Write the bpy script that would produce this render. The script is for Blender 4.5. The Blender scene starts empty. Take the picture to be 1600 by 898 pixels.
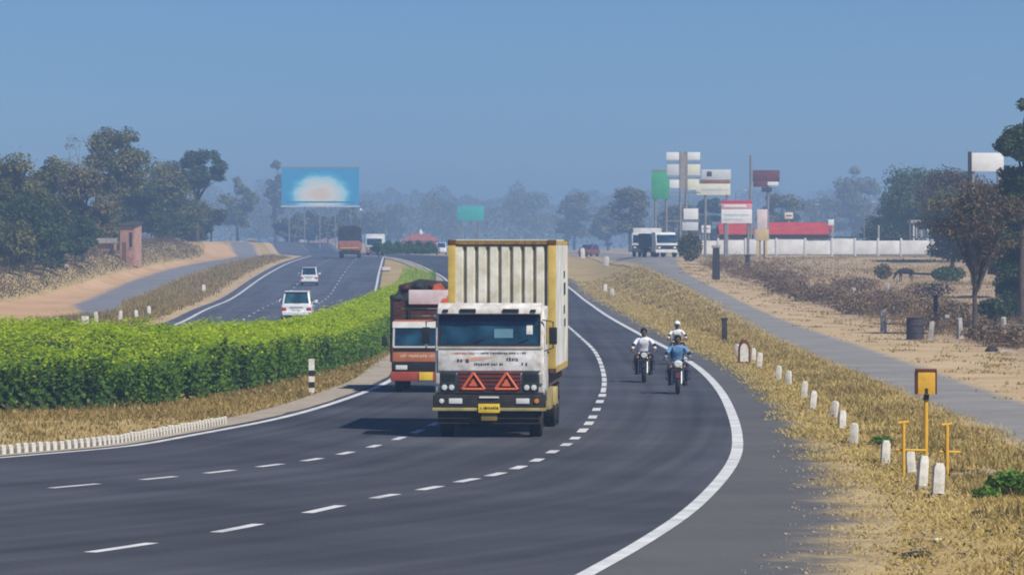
import bpy, bmesh, math, random
import numpy as np
from mathutils import Vector, Matrix, Quaternion

sc = bpy.context.scene
COL = sc.collection
RNG = np.random.default_rng(7)
random.seed(7)

# ------------------------------------------------------------------ camera
F, CAMH, VH = 7000.0, 4.26, 385.0          # focal length in photo pixels, eye height, horizon row
cam_d = bpy.data.cameras.new('camera')
cam = bpy.data.objects.new('camera', cam_d); COL.objects.link(cam)
cam_d.sensor_width = 36.0
cam_d.lens = 36.0 * F / 1600.0
cam_d.clip_start = 1.0
cam_d.clip_end = 12000.0
cam.location = (0, 0, CAMH)
cam.rotation_euler = (math.radians(90) - math.atan((449 - VH) / F), 0, 0)
sc.camera = cam

# ------------------------------------------------------------------ sky and sun
SUN_EL = math.radians(48)
SUN_AZ = math.radians(138)                  # clockwise from the view direction: right and behind the camera
world = bpy.data.worlds.new('World'); sc.world = world
world.use_nodes = True
wn = world.node_tree.nodes; wl = world.node_tree.links
wn.clear()
sky = wn.new('ShaderNodeTexSky'); sky.sky_type = 'NISHITA'
sky.sun_disc = False
sky.sun_elevation = SUN_EL
sky.sun_rotation = SUN_AZ
sky.altitude = 2500
sky.air_density = 1.0
sky.dust_density = 0.0
sky.ozone_density = 5.0
bg = wn.new('ShaderNodeBackground'); bg.inputs['Strength'].default_value = 0.064
wo = wn.new('ShaderNodeOutputWorld')
tint = wn.new('ShaderNodeMix'); tint.data_type = 'RGBA'; tint.blend_type = 'MULTIPLY'
tint.inputs[0].default_value = 1.0
tint.inputs[7].default_value = (0.54, 0.75, 1.0, 1)     # a clean dry-season sky, the whole dome alike
wl.new(sky.outputs[0], tint.inputs[6]); wl.new(tint.outputs[2], bg.inputs[0])
wl.new(bg.outputs[0], wo.inputs[0])

sun_d = bpy.data.lights.new('sun', 'SUN'); sun_d.energy = 4.7; sun_d.angle = math.radians(0.53)
sun_d.color = (1.0, 0.945, 0.85)
sun = bpy.data.objects.new('sun', sun_d); COL.objects.link(sun)
to_sun = Vector((math.sin(SUN_AZ) * math.cos(SUN_EL), math.cos(SUN_AZ) * math.cos(SUN_EL), math.sin(SUN_EL)))
sun.rotation_euler = (-to_sun).to_track_quat('-Z', 'Y').to_euler()
sun.location = (60, -40, 90)

sc.view_settings.view_transform = 'Standard'
sc.view_settings.look = 'None'
sc.view_settings.gamma = 1.0
sc.view_settings.exposure = 0.22
sc.view_settings.use_curve_mapping = False
sc.render.engine = 'CYCLES'
sc.cycles.use_denoising = True
sc.cycles.max_bounces = 8
sc.cycles.transparent_max_bounces = 8
sc.cycles.volume_bounces = 1
sc.cycles.filter_width = 1.9

# ------------------------------------------------------------------ terrain and placing
def ss(a, b, x):
    t = np.clip((np.asarray(x, float) - a) / (b - a), 0, 1)
    return t * t * (3 - 2 * t)

def g(X, Y):
    """height of the land: a level stretch, then a rise; the right side rises sooner, a bank stands on the left"""
    X = np.asarray(X, float); Y = np.asarray(Y, float)
    gm = 2.95 * ss(340, 580, Y) + .4 * ss(600, 1500, Y)
    gr = 3.15 * ss(210, 480, Y) + .2 * ss(500, 1500, Y)
    w = ss(7, 14, X)
    z = gm * (1 - w) + gr * w
    z = z + 2.0 * ss(37, 42, -X) * ss(150, 300, Y)
    r = ss(24, 34, X) + ss(44, 56, -X)
    return z + r * .16 * (np.sin(X * .21 + Y * .043) + np.sin(Y * .11 - X * .07))

def un(u, v, zoff=0.0):
    """where the sight line of a photo pixel meets the land"""
    Y = np.arange(45, 3000, .2); X = (u - 800) * Y / F
    vv = VH + F * (CAMH - g(X, Y) - zoff) / Y
    i = int(np.argmax(vv <= v))
    return float(X[i]), float(Y[i])

def gz(x, y): return float(g(x, y))
def at(u, v): x, y = un(u, v); return (x, y, gz(x, y))
def far(u, Y): x = (u - 800) * Y / F; return (x, Y, gz(x, Y))
def zat(v, Y): return CAMH + (VH - v) * Y / F

# ------------------------------------------------------------------ materials
MATS = {}
def M(name, col, rough=.7, var=.12, scale=2.0, bump=0.0, metal=0.0, col2=None, detail=4, spec=.35, coat=0.0, bscale=None, emit=None):
    if name in MATS: return MATS[name]
    m = bpy.data.materials.new(name); m.use_nodes = True
    nt = m.node_tree; n = nt.nodes; l = nt.links
    b = n['Principled BSDF']
    b.inputs['Roughness'].default_value = rough
    b.inputs['Metallic'].default_value = metal
    b.inputs['Specular IOR Level'].default_value = spec
    b.inputs['Coat Weight'].default_value = coat
    b.inputs['Coat Roughness'].default_value = .15
    tc = n.new('ShaderNodeTexCoord')
    nz = n.new('ShaderNodeTexNoise'); nz.inputs['Scale'].default_value = scale; nz.inputs['Detail'].default_value = detail
    nz.inputs['Roughness'].default_value = .62
    l.new(tc.outputs['Object'], nz.inputs['Vector'])
    cr = n.new('ShaderNodeValToRGB')
    a = [max(0, c * (1 - var)) for c in col]; c2 = col2 or [min(1, c * (1 + var)) for c in col]
    cr.color_ramp.elements[0].position = .32; cr.color_ramp.elements[0].color = (*a, 1)
    cr.color_ramp.elements[1].position = .68; cr.color_ramp.elements[1].color = (*c2, 1)
    l.new(nz.outputs[0], cr.inputs[0]); l.new(cr.outputs[0], b.inputs['Base Color'])
    if bump:
        nb = n.new('ShaderNodeTexNoise'); nb.inputs['Scale'].default_value = bscale or scale * 6; nb.inputs['Detail'].default_value = 5
        l.new(tc.outputs['Object'], nb.inputs['Vector'])
        bp = n.new('ShaderNodeBump'); bp.inputs['Strength'].default_value = bump; bp.inputs['Distance'].default_value = .05
        l.new(nb.outputs[0], bp.inputs['Height']); l.new(bp.outputs[0], b.inputs['Normal'])
    MATS[name] = m
    return m

def leaf_mat(name, cols, transl=.35, big=.25, rough=.6, alt=None):
    if name in MATS: return MATS[name]
    m = bpy.data.materials.new(name); m.use_nodes = True
    nt = m.node_tree; n = nt.nodes; l = nt.links; n.clear()
    out = n.new('ShaderNodeOutputMaterial')
    ge = n.new('ShaderNodeNewGeometry'); tc = n.new('ShaderNodeTexCoord')
    nz = n.new('ShaderNodeTexNoise'); nz.inputs['Scale'].default_value = big; nz.inputs['Detail'].default_value = 3
    l.new(tc.outputs['Object'], nz.inputs['Vector'])
    mp = n.new('ShaderNodeMapRange'); mp.inputs[1].default_value = .3; mp.inputs[2].default_value = .7
    l.new(nz.outputs[0], mp.inputs[0])
    mx = n.new('ShaderNodeMix'); mx.data_type = 'FLOAT'; mx.inputs[0].default_value = .45
    l.new(ge.outputs['Random Per Island'], mx.inputs[2]); l.new(mp.outputs[0], mx.inputs[3])
    cr = n.new('ShaderNodeValToRGB')
    while len(cr.color_ramp.elements) < len(cols): cr.color_ramp.elements.new(.5)
    for i, c in enumerate(cols):
        cr.color_ramp.elements[i].position = .1 + .8 * i / (len(cols) - 1); cr.color_ramp.elements[i].color = (*c, 1)
    l.new(mx.outputs[0], cr.inputs[0])
    b = n.new('ShaderNodeBsdfPrincipled'); b.inputs['Roughness'].default_value = rough
    b.inputs['Specular IOR Level'].default_value = .25
    t = n.new('ShaderNodeBsdfTranslucent'); ms = n.new('ShaderNodeMixShader'); ms.inputs[0].default_value = transl
    l.new(cr.outputs[0], b.inputs['Base Color']); l.new(cr.outputs[0], t.inputs[0])
    l.new(b.outputs[0], ms.inputs[1]); l.new(t.outputs[0], ms.inputs[2]); l.new(ms.outputs[0], out.inputs[0])
    MATS[name] = m
    return m

def ground_mat(name, stops, s1=.06, s2=.9, bump=.35, rough=.95, s3=9.0):
    """earth: broad patches, medium tufts and a fine grain"""
    m = bpy.data.materials.new(name); m.use_nodes = True
    nt = m.node_tree; n = nt.nodes; l = nt.links
    b = n['Principled BSDF']; b.inputs['Roughness'].default_value = rough; b.inputs['Specular IOR Level'].default_value = .15
    tc = n.new('ShaderNodeTexCoord')
    fs = []
    for s, d in ((s1, 5), (s2, 6), (s3, 3)):
        nz = n.new('ShaderNodeTexNoise'); nz.inputs['Scale'].default_value = s; nz.inputs['Detail'].default_value = d
        nz.inputs['Roughness'].default_value = .65
        l.new(tc.outputs['Object'], nz.inputs['Vector']); fs.append(nz)
    a = n.new('ShaderNodeMix'); a.data_type = 'FLOAT'; a.inputs[0].default_value = .5
    l.new(fs[0].outputs[0], a.inputs[2]); l.new(fs[1].outputs[0], a.inputs[3])
    c = n.new('ShaderNodeMix'); c.data_type = 'FLOAT'; c.inputs[0].default_value = .3
    l.new(a.outputs[0], c.inputs[2]); l.new(fs[2].outputs[0], c.inputs[3])
    cr = n.new('ShaderNodeValToRGB')
    while len(cr.color_ramp.elements) < len(stops): cr.color_ramp.elements.new(.5)
    for i, cc in enumerate(stops):
        cr.color_ramp.elements[i].position = .36 + .28 * i / (len(stops) - 1); cr.color_ramp.elements[i].color = (*cc, 1)
    l.new(c.outputs[0], cr.inputs[0]); l.new(cr.outputs[0], b.inputs['Base Color'])
    bp = n.new('ShaderNodeBump'); bp.inputs['Strength'].default_value = bump; bp.inputs['Distance'].default_value = .12
    l.new(c.outputs[0], bp.inputs['Height']); l.new(bp.outputs[0], b.inputs['Normal'])
    MATS[name] = m
    return m

def asphalt_mat(name, col, track=.18, stain=.22):
    """asphalt with the streaks traffic leaves along the lanes (UV: metres across, metres along)"""
    m = bpy.data.materials.new(name); m.use_nodes = True
    nt = m.node_tree; n = nt.nodes; l = nt.links
    b = n['Principled BSDF']; b.inputs['Roughness'].default_value = .78; b.inputs['Specular IOR Level'].default_value = .3
    uv = n.new('ShaderNodeUVMap'); tc = n.new('ShaderNodeTexCoord')
    mp = n.new('ShaderNodeMapping'); mp.inputs['Scale'].default_value = (1.1, .018, 1)
    l.new(uv.outputs[0], mp.inputs[0])
    st = n.new('ShaderNodeTexNoise'); st.inputs['Scale'].default_value = 1.0; st.inputs['Detail'].default_value = 4
    l.new(mp.outputs[0], st.inputs['Vector'])
    pa = n.new('ShaderNodeTexNoise'); pa.inputs['Scale'].default_value = .16; pa.inputs['Detail'].default_value = 6
    l.new(tc.outputs['Object'], pa.inputs['Vector'])
    fi = n.new('ShaderNodeTexNoise'); fi.inputs['Scale'].default_value = 14; fi.inputs['Detail'].default_value = 3
    l.new(tc.outputs['Object'], fi.inputs['Vector'])
    def rng(src, amt):
        r = n.new('ShaderNodeMapRange'); r.inputs[1].default_value = .3; r.inputs[2].default_value = .7
        r.inputs[3].default_value = 1 - amt; r.inputs[4].default_value = 1 + amt
        l.new(src.outputs[0], r.inputs[0]); return r
    a, c, d = rng(st, track), rng(pa, stain), rng(fi, .12)
    m1 = n.new('ShaderNodeMath'); m1.operation = 'MULTIPLY'; l.new(a.outputs[0], m1.inputs[0]); l.new(c.outputs[0], m1.inputs[1])
    m2 = n.new('ShaderNodeMath'); m2.operation = 'MULTIPLY'; l.new(m1.outputs[0], m2.inputs[0]); l.new(d.outputs[0], m2.inputs[1])
    vm = n.new('ShaderNodeVectorMath'); vm.operation = 'SCALE'; vm.inputs[0].default_value = col
    l.new(m2.outputs[0], vm.inputs['Scale']); l.new(vm.outputs[0], b.inputs['Base Color'])
    bp = n.new('ShaderNodeBump'); bp.inputs['Strength'].default_value = .25; bp.inputs['Distance'].default_value = .02
    l.new(fi.outputs[0], bp.inputs['Height']); l.new(bp.outputs[0], b.inputs['Normal'])
    MATS[name] = m
    return m

def blend_mat(name, A, B, lo, hi, both=False, amp=.5):
    """a made surface that crumbles into soil towards its edge (UV 'T' runs 0 to 1 across)"""
    m = bpy.data.materials.new(name); m.use_nodes = True
    nt = m.node_tree; n = nt.nodes; l = nt.links
    b = n['Principled BSDF']; b.inputs['Roughness'].default_value = .88; b.inputs['Specular IOR Level'].default_value = .2
    tc = n.new('ShaderNodeTexCoord'); uv = n.new('ShaderNodeUVMap'); uv.uv_map = 'T'
    sx = n.new('ShaderNodeSeparateXYZ'); l.new(uv.outputs[0], sx.inputs[0])
    def noise(s, d=5):
        z = n.new('ShaderNodeTexNoise'); z.inputs['Scale'].default_value = s; z.inputs['Detail'].default_value = d
        z.inputs['Roughness'].default_value = .68; l.new(tc.outputs['Object'], z.inputs['Vector']); return z.outputs[0]
    def op(o, a, c, e=None):
        q = n.new('ShaderNodeMath'); q.operation = o
        for i, v in enumerate((a, c, e)):
            if v is None: continue
            if isinstance(v, (int, float)): q.inputs[i].default_value = v
            else: l.new(v, q.inputs[i])
        return q.outputs[0]
    f = sx.outputs[0]
    if both: f = op('ABSOLUTE', op('MULTIPLY_ADD', f, 2.0, -1.0), None)
    w = op('MULTIPLY_ADD', op('SUBTRACT', noise(.35, 8), .5), amp * 2, f)
    w = op('MULTIPLY_ADD', op('SUBTRACT', noise(3.0, 4), .5), amp * .6, w)
    mr = n.new('ShaderNodeMapRange'); mr.interpolation_type = 'SMOOTHSTEP'; mr.inputs[1].default_value = lo; mr.inputs[2].default_value = hi
    l.new(w, mr.inputs[0])
    def ramp(stops, src):
        cr = n.new('ShaderNodeValToRGB')
        while len(cr.color_ramp.elements) < len(stops): cr.color_ramp.elements.new(.5)
        for i, c_ in enumerate(stops):
            cr.color_ramp.elements[i].position = .34 + .32 * i / (len(stops) - 1); cr.color_ramp.elements[i].color = (*c_, 1)
        l.new(src, cr.inputs[0]); return cr.outputs[0]
    na = op('MULTIPLY_ADD', noise(9.0, 3), .35, op('MULTIPLY', noise(.22, 6), .65))
    nb = op('MULTIPLY_ADD', noise(5.0, 4), .5, op('MULTIPLY', noise(.7, 6), .5))
    mx = n.new('ShaderNodeMix'); mx.data_type = 'RGBA'
    l.new(mr.outputs[0], mx.inputs[0]); l.new(ramp(A, na), mx.inputs[6]); l.new(ramp(B, nb), mx.inputs[7]); l.new(mx.outputs[2], b.inputs['Base Color'])
    bp = n.new('ShaderNodeBump'); bp.inputs['Strength'].default_value = .3; bp.inputs['Distance'].default_value = .05
    l.new(nb, bp.inputs['Height']); l.new(bp.outputs[0], b.inputs['Normal'])
    MATS[name] = m
    return m

def glass_mat(name, col, rough=.06):
    m = bpy.data.materials.new(name); m.use_nodes = True
    n = m.node_tree.nodes; l = m.node_tree.links; b = n['Principled BSDF']
    b.inputs['Roughness'].default_value = rough; b.inputs['Specular IOR Level'].default_value = .8
    b.inputs['Coat Weight'].default_value = .6; b.inputs['Coat Roughness'].default_value = .03
    tc = n.new('ShaderNodeTexCoord'); nz = n.new('ShaderNodeTexNoise'); nz.inputs['Scale'].default_value = 1.4; nz.inputs['Detail'].default_value = 2
    l.new(tc.outputs['Object'], nz.inputs['Vector'])
    cr = n.new('ShaderNodeValToRGB'); cr.color_ramp.elements[0].position = .4; cr.color_ramp.elements[1].position = .66
    cr.color_ramp.elements[0].color = (*[c * .45 for c in col], 1); cr.color_ramp.elements[1].color = (*[c * 1.7 for c in col], 1)
    l.new(nz.outputs[0], cr.inputs[0]); l.new(cr.outputs[0], b.inputs['Base Color'])
    MATS[name] = m
    return m

# ------------------------------------------------------------------ mesh building
class MB:
    def __init__(s): s.v = []; s.f = []
    def add(s, vs, fs):
        o = len(s.v); s.v += [tuple(p) for p in vs]; s.f += [tuple(i + o for i in f) for f in fs]; return s
    def box(s, c, d, rot=None):
        x, y, z = d[0] / 2, d[1] / 2, d[2] / 2
        vs = [Vector((a * x, b * y, e * z)) for a in (-1, 1) for b in (-1, 1) for e in (-1, 1)]
        if rot is not None: vs = [rot @ p for p in vs]
        vs = [p + Vector(c) for p in vs]
        return s.add(vs, [(0, 1, 3, 2), (4, 6, 7, 5), (0, 4, 5, 1), (2, 3, 7, 6), (0, 2, 6, 4), (1, 5, 7, 3)])
    def span(s, x0, x1, y0, y1, z0, z1):
        return s.box(((x0 + x1) / 2, (y0 + y1) / 2, (z0 + z1) / 2), (x1 - x0, y1 - y0, z1 - z0))
    def tube(s, pts, rad, n=8, cap=True):
        pts = [Vector(p) for p in pts]
        rad = rad if isinstance(rad, (list, tuple)) else [rad] * len(pts)
        vs = []; fs = []
        for i, p in enumerate(pts):
            d = (pts[min(i + 1, len(pts) - 1)] - pts[max(i - 1, 0)]).normalized()
            a = d.orthogonal() if abs(d.z) > .95 else d.cross(Vector((0, 0, 1)))
            a.normalize(); b = d.cross(a)
            for k in range(n):
                t = 2 * math.pi * k / n
                vs.append(p + (a * math.cos(t) + b * math.sin(t)) * rad[i])
        for i in range(len(pts) - 1):
            for k in range(n):
                q = (k + 1) % n
                fs.append((i * n + k, i * n + q, (i + 1) * n + q, (i + 1) * n + k))
        if cap:
            fs.append(tuple(range(n - 1, -1, -1))); fs.append(tuple((len(pts) - 1) * n + k for k in range(n)))
        return s.add(vs, fs)
    def prism(s, poly, lo, hi, axis='x'):
        """poly in (y,z) swept along x, or in (x,z) along y, or (x,y) along z"""
        n = len(poly)
        def P(a, t): return {'x': (t, a[0], a[1]), 'y': (a[0], t, a[1]), 'z': (a[0], a[1], t)}[axis]
        vs = [P(a, lo) for a in poly] + [P(a, hi) for a in poly]
        fs = [tuple(range(n)), tuple(range(2 * n - 1, n - 1, -1))]
        fs += [(i, n + i, n + (i + 1) % n, (i + 1) % n) for i in range(n)]
        return s.add(vs, fs)
    def loft(s, rings):
        n = len(rings[0]); vs = [p for r in rings for p in r]; fs = []
        for i in range(len(rings) - 1):
            for k in range(n):
                q = (k + 1) % n
                fs.append((i * n + k, i * n + q, (i + 1) * n + q, (i + 1) * n + k))
        fs.append(tuple(range(n - 1, -1, -1))); fs.append(tuple((len(rings) - 1) * n + k for k in range(n)))
        return s.add(vs, fs)
    def torus(s, c, R, r, axis='x', n=24, m=10, sq=1.0):
        vs = []; fs = []
        for i in range(n):
            a = 2 * math.pi * i / n
            for k in range(m):
                b = 2 * math.pi * k / m
                rr = R + r * math.cos(b); w = r * sq * math.sin(b)
                p = (w, rr * math.cos(a), rr * math.sin(a)) if axis == 'x' else (rr * math.cos(a), w, rr * math.sin(a))
                vs.append((p[0] + c[0], p[1] + c[1], p[2] + c[2]))
        for i in range(n):
            for k in range(m):
                fs.append((i * m + k, ((i + 1) % n) * m + k, ((i + 1) % n) * m + (k + 1) % m, i * m + (k + 1) % m))
        return s.add(vs, fs)
    def mesh(s, name, bevel=0, smooth=False, seg=2):
        me = bpy.data.meshes.new(name); me.from_pydata(s.v, [], s.f)
        bm = bmesh.new(); bm.from_mesh(me)
        bmesh.ops.recalc_face_normals(bm, faces=bm.faces)
        if bevel:
            ed = [e for e in bm.edges if len(e.link_faces) == 2 and e.calc_face_angle(0) > .5]
            bmesh.ops.bevel(bm, geom=ed, offset=bevel, segments=seg, affect='EDGES', profile=.6, clamp_overlap=True)
        bm.to_mesh(me); bm.free()
        if smooth or bevel:
            me.polygons.foreach_set('use_smooth', [True] * len(me.polygons)); me.set_sharp_from_angle(angle=math.radians(38))
        return me
    def build(s, name, mat, parent=None, bevel=0, smooth=False, seg=2):
        return link(name, s.mesh(name, bevel, smooth, seg), mat, parent)

def link(name, me, mat, parent=None):
    o = bpy.data.objects.new(name, me); COL.objects.link(o)
    for m in (mat if isinstance(mat, (list, tuple)) else [mat]): me.materials.append(m)
    o.parent = parent
    return o

def tag(o, label=None, cat=None, group=None, kind=None):
    if label: o['label'] = label
    if cat: o['category'] = cat
    if group: o['group'] = group
    if kind: o['kind'] = kind
    return o

def thing(name, label, cat, loc=(0, 0, 0), rz=0, group=None):
    o = bpy.data.objects.new(name, None); COL.objects.link(o)
    o.location = loc; o.rotation_euler = (0, 0, rz); o.empty_display_size = .3
    return tag(o, label, cat, group)

def copy_tree(o, parent=None):
    c = o.copy(); COL.objects.link(c); c.parent = parent
    for ch in list(o.children): copy_tree(ch, c)
    return c

def np_mesh(name, V, Q):
    """fast mesh from arrays of triangles or quads"""
    me = bpy.data.meshes.new(name)
    V = np.asarray(V, np.float32); Q = np.asarray(Q, np.int32); k = Q.shape[1]
    me.vertices.add(len(V)); me.vertices.foreach_set('co', V.ravel())
    me.loops.add(Q.size); me.loops.foreach_set('vertex_index', Q.ravel())
    me.polygons.add(len(Q)); me.polygons.foreach_set('loop_start', np.arange(0, Q.size, k, dtype=np.int32))
    me.update(calc_edges=True)
    return me

def leaves(name, C, size, up=.35, asp=.55, rng=RNG, nrm=None):
    """a leaf-shaped quad at every point of C"""
    C = np.asarray(C, float); n = len(C)
    N = rng.normal(size=(n, 3)); N[:, 2] = np.abs(N[:, 2]) * .7 + up * 2
    if nrm is not None: N = N * .6 + nrm
    N /= np.linalg.norm(N, axis=1)[:, None] + 1e-9
    A = np.cross(N, rng.normal(size=(n, 3))); A /= np.linalg.norm(A, axis=1)[:, None] + 1e-9
    B = np.cross(N, A)
    S = (size * rng.uniform(.6, 1.4, n))[:, None]
    V = np.stack([C - A * S * .5, C + B * S * asp * .5, C + A * S * .5 - N * S * .12, C - B * S * asp * .5], 1).reshape(-1, 3)
    return np_mesh(name, V, np.arange(4 * n).reshape(n, 4))

def blades(name, P, h, w, lean=.5, per=5, rng=RNG, spread=.12):
    """tufts of grass blades at the points P"""
    P = np.repeat(np.asarray(P, float), per, 0); n = len(P)
    P = P + np.c_[rng.normal(size=(n, 2)) * spread, np.zeros(n)]
    a = rng.uniform(0, 2 * math.pi, n); d = np.c_[np.cos(a), np.sin(a), np.zeros(n)]
    hh = (np.repeat(np.broadcast_to(h, (n // per,)), per) * rng.uniform(.5, 1.25, n))[:, None]
    b = np.c_[-d[:, 1], d[:, 0], np.zeros(n)]
    wv = (np.repeat(np.broadcast_to(w, (n // per,)), per) * rng.uniform(.6, 1.3, n))[:, None]
    tip = P + d * hh * lean * rng.uniform(.2, 1.4, (n, 1)) + np.c_[np.zeros((n, 2)), hh]
    V = np.stack([P - b * wv, P + b * wv, tip], 1).reshape(-1, 3)
    return np_mesh(name, V, np.arange(3 * n).reshape(n, 3))

# ------------------------------------------------------------------ curves on the land
def spline(P, step=1.5):
    P = np.asarray(P, float)
    P = np.vstack([2 * P[0] - P[1], P, 2 * P[-1] - P[-2]])
    out = []
    for i in range(1, len(P) - 2):
        p0, p1, p2, p3 = P[i - 1:i + 3]
        # centripetal Catmull-Rom
        t0 = 0; t1 = t0 + np.linalg.norm(p1 - p0) ** .5; t2 = t1 + np.linalg.norm(p2 - p1) ** .5; t3 = t2 + np.linalg.norm(p3 - p2) ** .5
        for t in np.linspace(t1, t2, max(2, int(np.linalg.norm(p2 - p1) / step) + 1))[:-1]:
            A1 = (t1 - t) / (t1 - t0) * p0 + (t - t0) / (t1 - t0) * p1
            A2 = (t2 - t) / (t2 - t1) * p1 + (t - t1) / (t2 - t1) * p2
            A3 = (t3 - t) / (t3 - t2) * p2 + (t - t2) / (t3 - t2) * p3
            B1 = (t2 - t) / (t2 - t0) * A1 + (t - t0) / (t2 - t0) * A2
            B2 = (t3 - t) / (t3 - t1) * A2 + (t - t1) / (t3 - t1) * A3
            out.append((t2 - t) / (t2 - t1) * B1 + (t - t1) / (t2 - t1) * B2)
    out.append(P[-2])
    return np.array(out)

def resamp(P, n):
    d = np.r_[0, np.cumsum(np.linalg.norm(np.diff(P, axis=0), axis=1))]
    t = np.linspace(0, d[-1], n)
    return np.c_[np.interp(t, d, P[:, 0]), np.interp(t, d, P[:, 1])]

def by_y(P, Ys):
    """the x of a curve at given distances (curves here run away from the camera)"""
    o = np.argsort(P[:, 1]); return np.interp(Ys, P[o, 1], P[o, 0])

def offset(P, d):
    T = np.gradient(P, axis=0); T /= np.linalg.norm(T, axis=1)[:, None]
    return P + np.c_[T[:, 1], -T[:, 0]] * d        # positive: to the right when walking along P

def sheet(name, A, B, z, mat, cross=6, parent=None, jag=0.0):
    """a surface lofted between two curves of equal length, lying on the land"""
    n = len(A); V = []; U = []
    al = np.r_[0, np.cumsum(np.linalg.norm(np.diff((A + B) / 2, axis=0), axis=1))]
    w = np.linalg.norm(B - A, axis=1)
    for j in range(cross + 1):
        t = j / cross; P = A * (1 - t) + B * t
        if jag and j in (0, cross):
            sgn = -1 if j == 0 else 1
            D = (B - A) / (w[:, None] + 1e-6)
            k = np.arange(n)
            nz = .5 * np.sin(k * .37 + j) + .3 * np.sin(k * 1.13 + 2 * j) + .4 * RNG.normal(size=n)
            P = P + D * (sgn * jag * nz)[:, None]
        V.append(np.c_[P, g(P[:, 0], P[:, 1]) + z]); U.append(np.c_[t * w, al])
    V = np.array(V).transpose(1, 0, 2).reshape(-1, 3); U = np.array(U).transpose(1, 0, 2).reshape(-1, 2)
    c = cross + 1
    i, j = np.meshgrid(np.arange(n - 1), np.arange(cross), indexing='ij'); b = (i * c + j).ravel()
    Q = np.c_[b, b + 1, b + c + 1, b + c]
    me = np_mesh(name, V, Q)
    ul = me.uv_layers.new(name='UVMap'); ul.data.foreach_set('uv', U[Q.ravel()].astype(np.float32).ravel())
    tl = me.uv_layers.new(name='T')
    TT = np.tile(np.linspace(0, 1, c), n)
    tl.data.foreach_set('uv', np.c_[TT[Q.ravel()], np.zeros(Q.size)].astype(np.float32).ravel())
    if np.mean([me.polygons[0].normal.z]) < 0: me.flip_normals()
    me.polygons.foreach_set('use_smooth', [True] * len(me.polygons))
    o = link(name, me, mat, parent)
    return o
# ================================================================== THE SETTING
def upx(pts): return np.array([un(*p) for p in pts])

m_ground = ground_mat('dry_ground', [(.24, .16, .075), (.37, .265, .115), (.45, .34, .15), (.50, .37, .22)], s1=.11, s2=.9, s3=5)
m_sand = ground_mat('sand', [(.34, .23, .125), (.48, .35, .20), (.58, .45, .29)], s1=.09, s2=.8, bump=.4)
m_rsand = ground_mat('orange_sand', [(.36, .21, .10), (.52, .33, .18), (.60, .42, .26)], s1=.06, s2=.4, bump=.2)
m_field = ground_mat('field_soil', [(.21, .135, .08), (.35, .245, .155), (.45, .335, .215), (.52, .39, .26)], s1=.045, s2=.5, bump=.4)
m_road = asphalt_mat('asphalt', (.054, .057, .069), track=.28, stain=.34)
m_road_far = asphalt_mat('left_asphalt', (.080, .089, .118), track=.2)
m_service = asphalt_mat('worn_asphalt', (.235, .235, .25), track=.12, stain=.28)
m_shoulder = asphalt_mat('shoulder_asphalt', (.104, .103, .106), track=.10, stain=.2)
m_paint = M('road_paint', (.60, .61, .62), rough=.6, var=.22, scale=1.1, detail=10, col2=(.78, .79, .80))
m_strip = ground_mat('kerb_strip_concrete', [(.24, .20, .15), (.36, .31, .25), (.44, .39, .32)], s1=.3, s2=2.0, bump=.15)
m_white = M('whitewash', (.56, .52, .44), rough=.88, var=.15, scale=7, bump=.25, col2=(.78, .77, .73), detail=8)
m_kerbdark = M('kerb_grey', (.17, .15, .12), rough=.9, var=.25, scale=5, bump=.2)

# land -------------------------------------------------------------
gx = np.r_[np.linspace(-1000, -130, 30), np.linspace(-120, -62, 30), np.arange(-60, 60.1, 1.0), np.linspace(62, 120, 30), np.linspace(130, 1000, 30)]
gy = np.r_[np.arange(-60, 620, 3.0), np.linspace(622, 1000, 60), np.linspace(1020, 4000, 60)]
XX, YY = np.meshgrid(gx, gy)
GV = np.c_[XX.ravel(), YY.ravel(), (g(XX, YY) - .07).ravel()]
nx, ny = len(gx), len(gy)
ii, jj = np.meshgrid(np.arange(ny - 1), np.arange(nx - 1), indexing='ij'); b0 = (ii * nx + jj).ravel()
me = np_mesh('ground', GV, np.c_[b0, b0 + 1, b0 + nx + 1, b0 + nx])
me.polygons.foreach_set('use_smooth', [True] * len(me.polygons))
tag(link('ground', me, m_ground), kind='structure')

# curves of the carriageways (plan view, metres) ----------------------
R_LINE = spline(np.vstack([[(-7.5, 12), (-2.6, 36), (-.6, 48)],
    upx([(915, 898), (1000, 850), (1075, 800), (1130, 745), (1150, 710), (1152, 680), (1143, 645), (1125, 610), (1095, 578), (1050, 548), (1000, 522), (950, 494), (910, 466), (890, 450)]),
    [(4.2, 440), (1.6, 480), (-2.0, 525), (-5.2, 565), (-17, 720), (-50, 1100)]]))
L_LINE = spline(np.vstack([[(-46, 45), (-26, 66), (-16.5, 79)],
    upx([(0, 715), (100, 707), (200, 697), (300, 680), (430, 655), (520, 630), (605, 597)]),
    [(-3.75, 160), (-3.9, 185), (-4.2, 218), (-4.7, 274), (-5.0, 362), (-5.6, 404), (-6.6, 440), (-9.0, 480), (-12.2, 525), (-15.4, 565), (-27.5, 720), (-61, 1100)]]))
D_OUT = spline(np.vstack([[(-40, 40), (-18, 62), (-12, 71.5)],
    upx([(109, 760), (238, 748), (337, 738), (416, 728), (484, 719), (537, 709), (582, 698), (621, 686)]),
    [(-1.9, 107), (-1.3, 118), (-.75, 132), (-.45, 155), (-.45, 185), (-.75, 218), (-1.2, 274), (-1.5, 362), (-2.1, 404)]]), .4)
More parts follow.
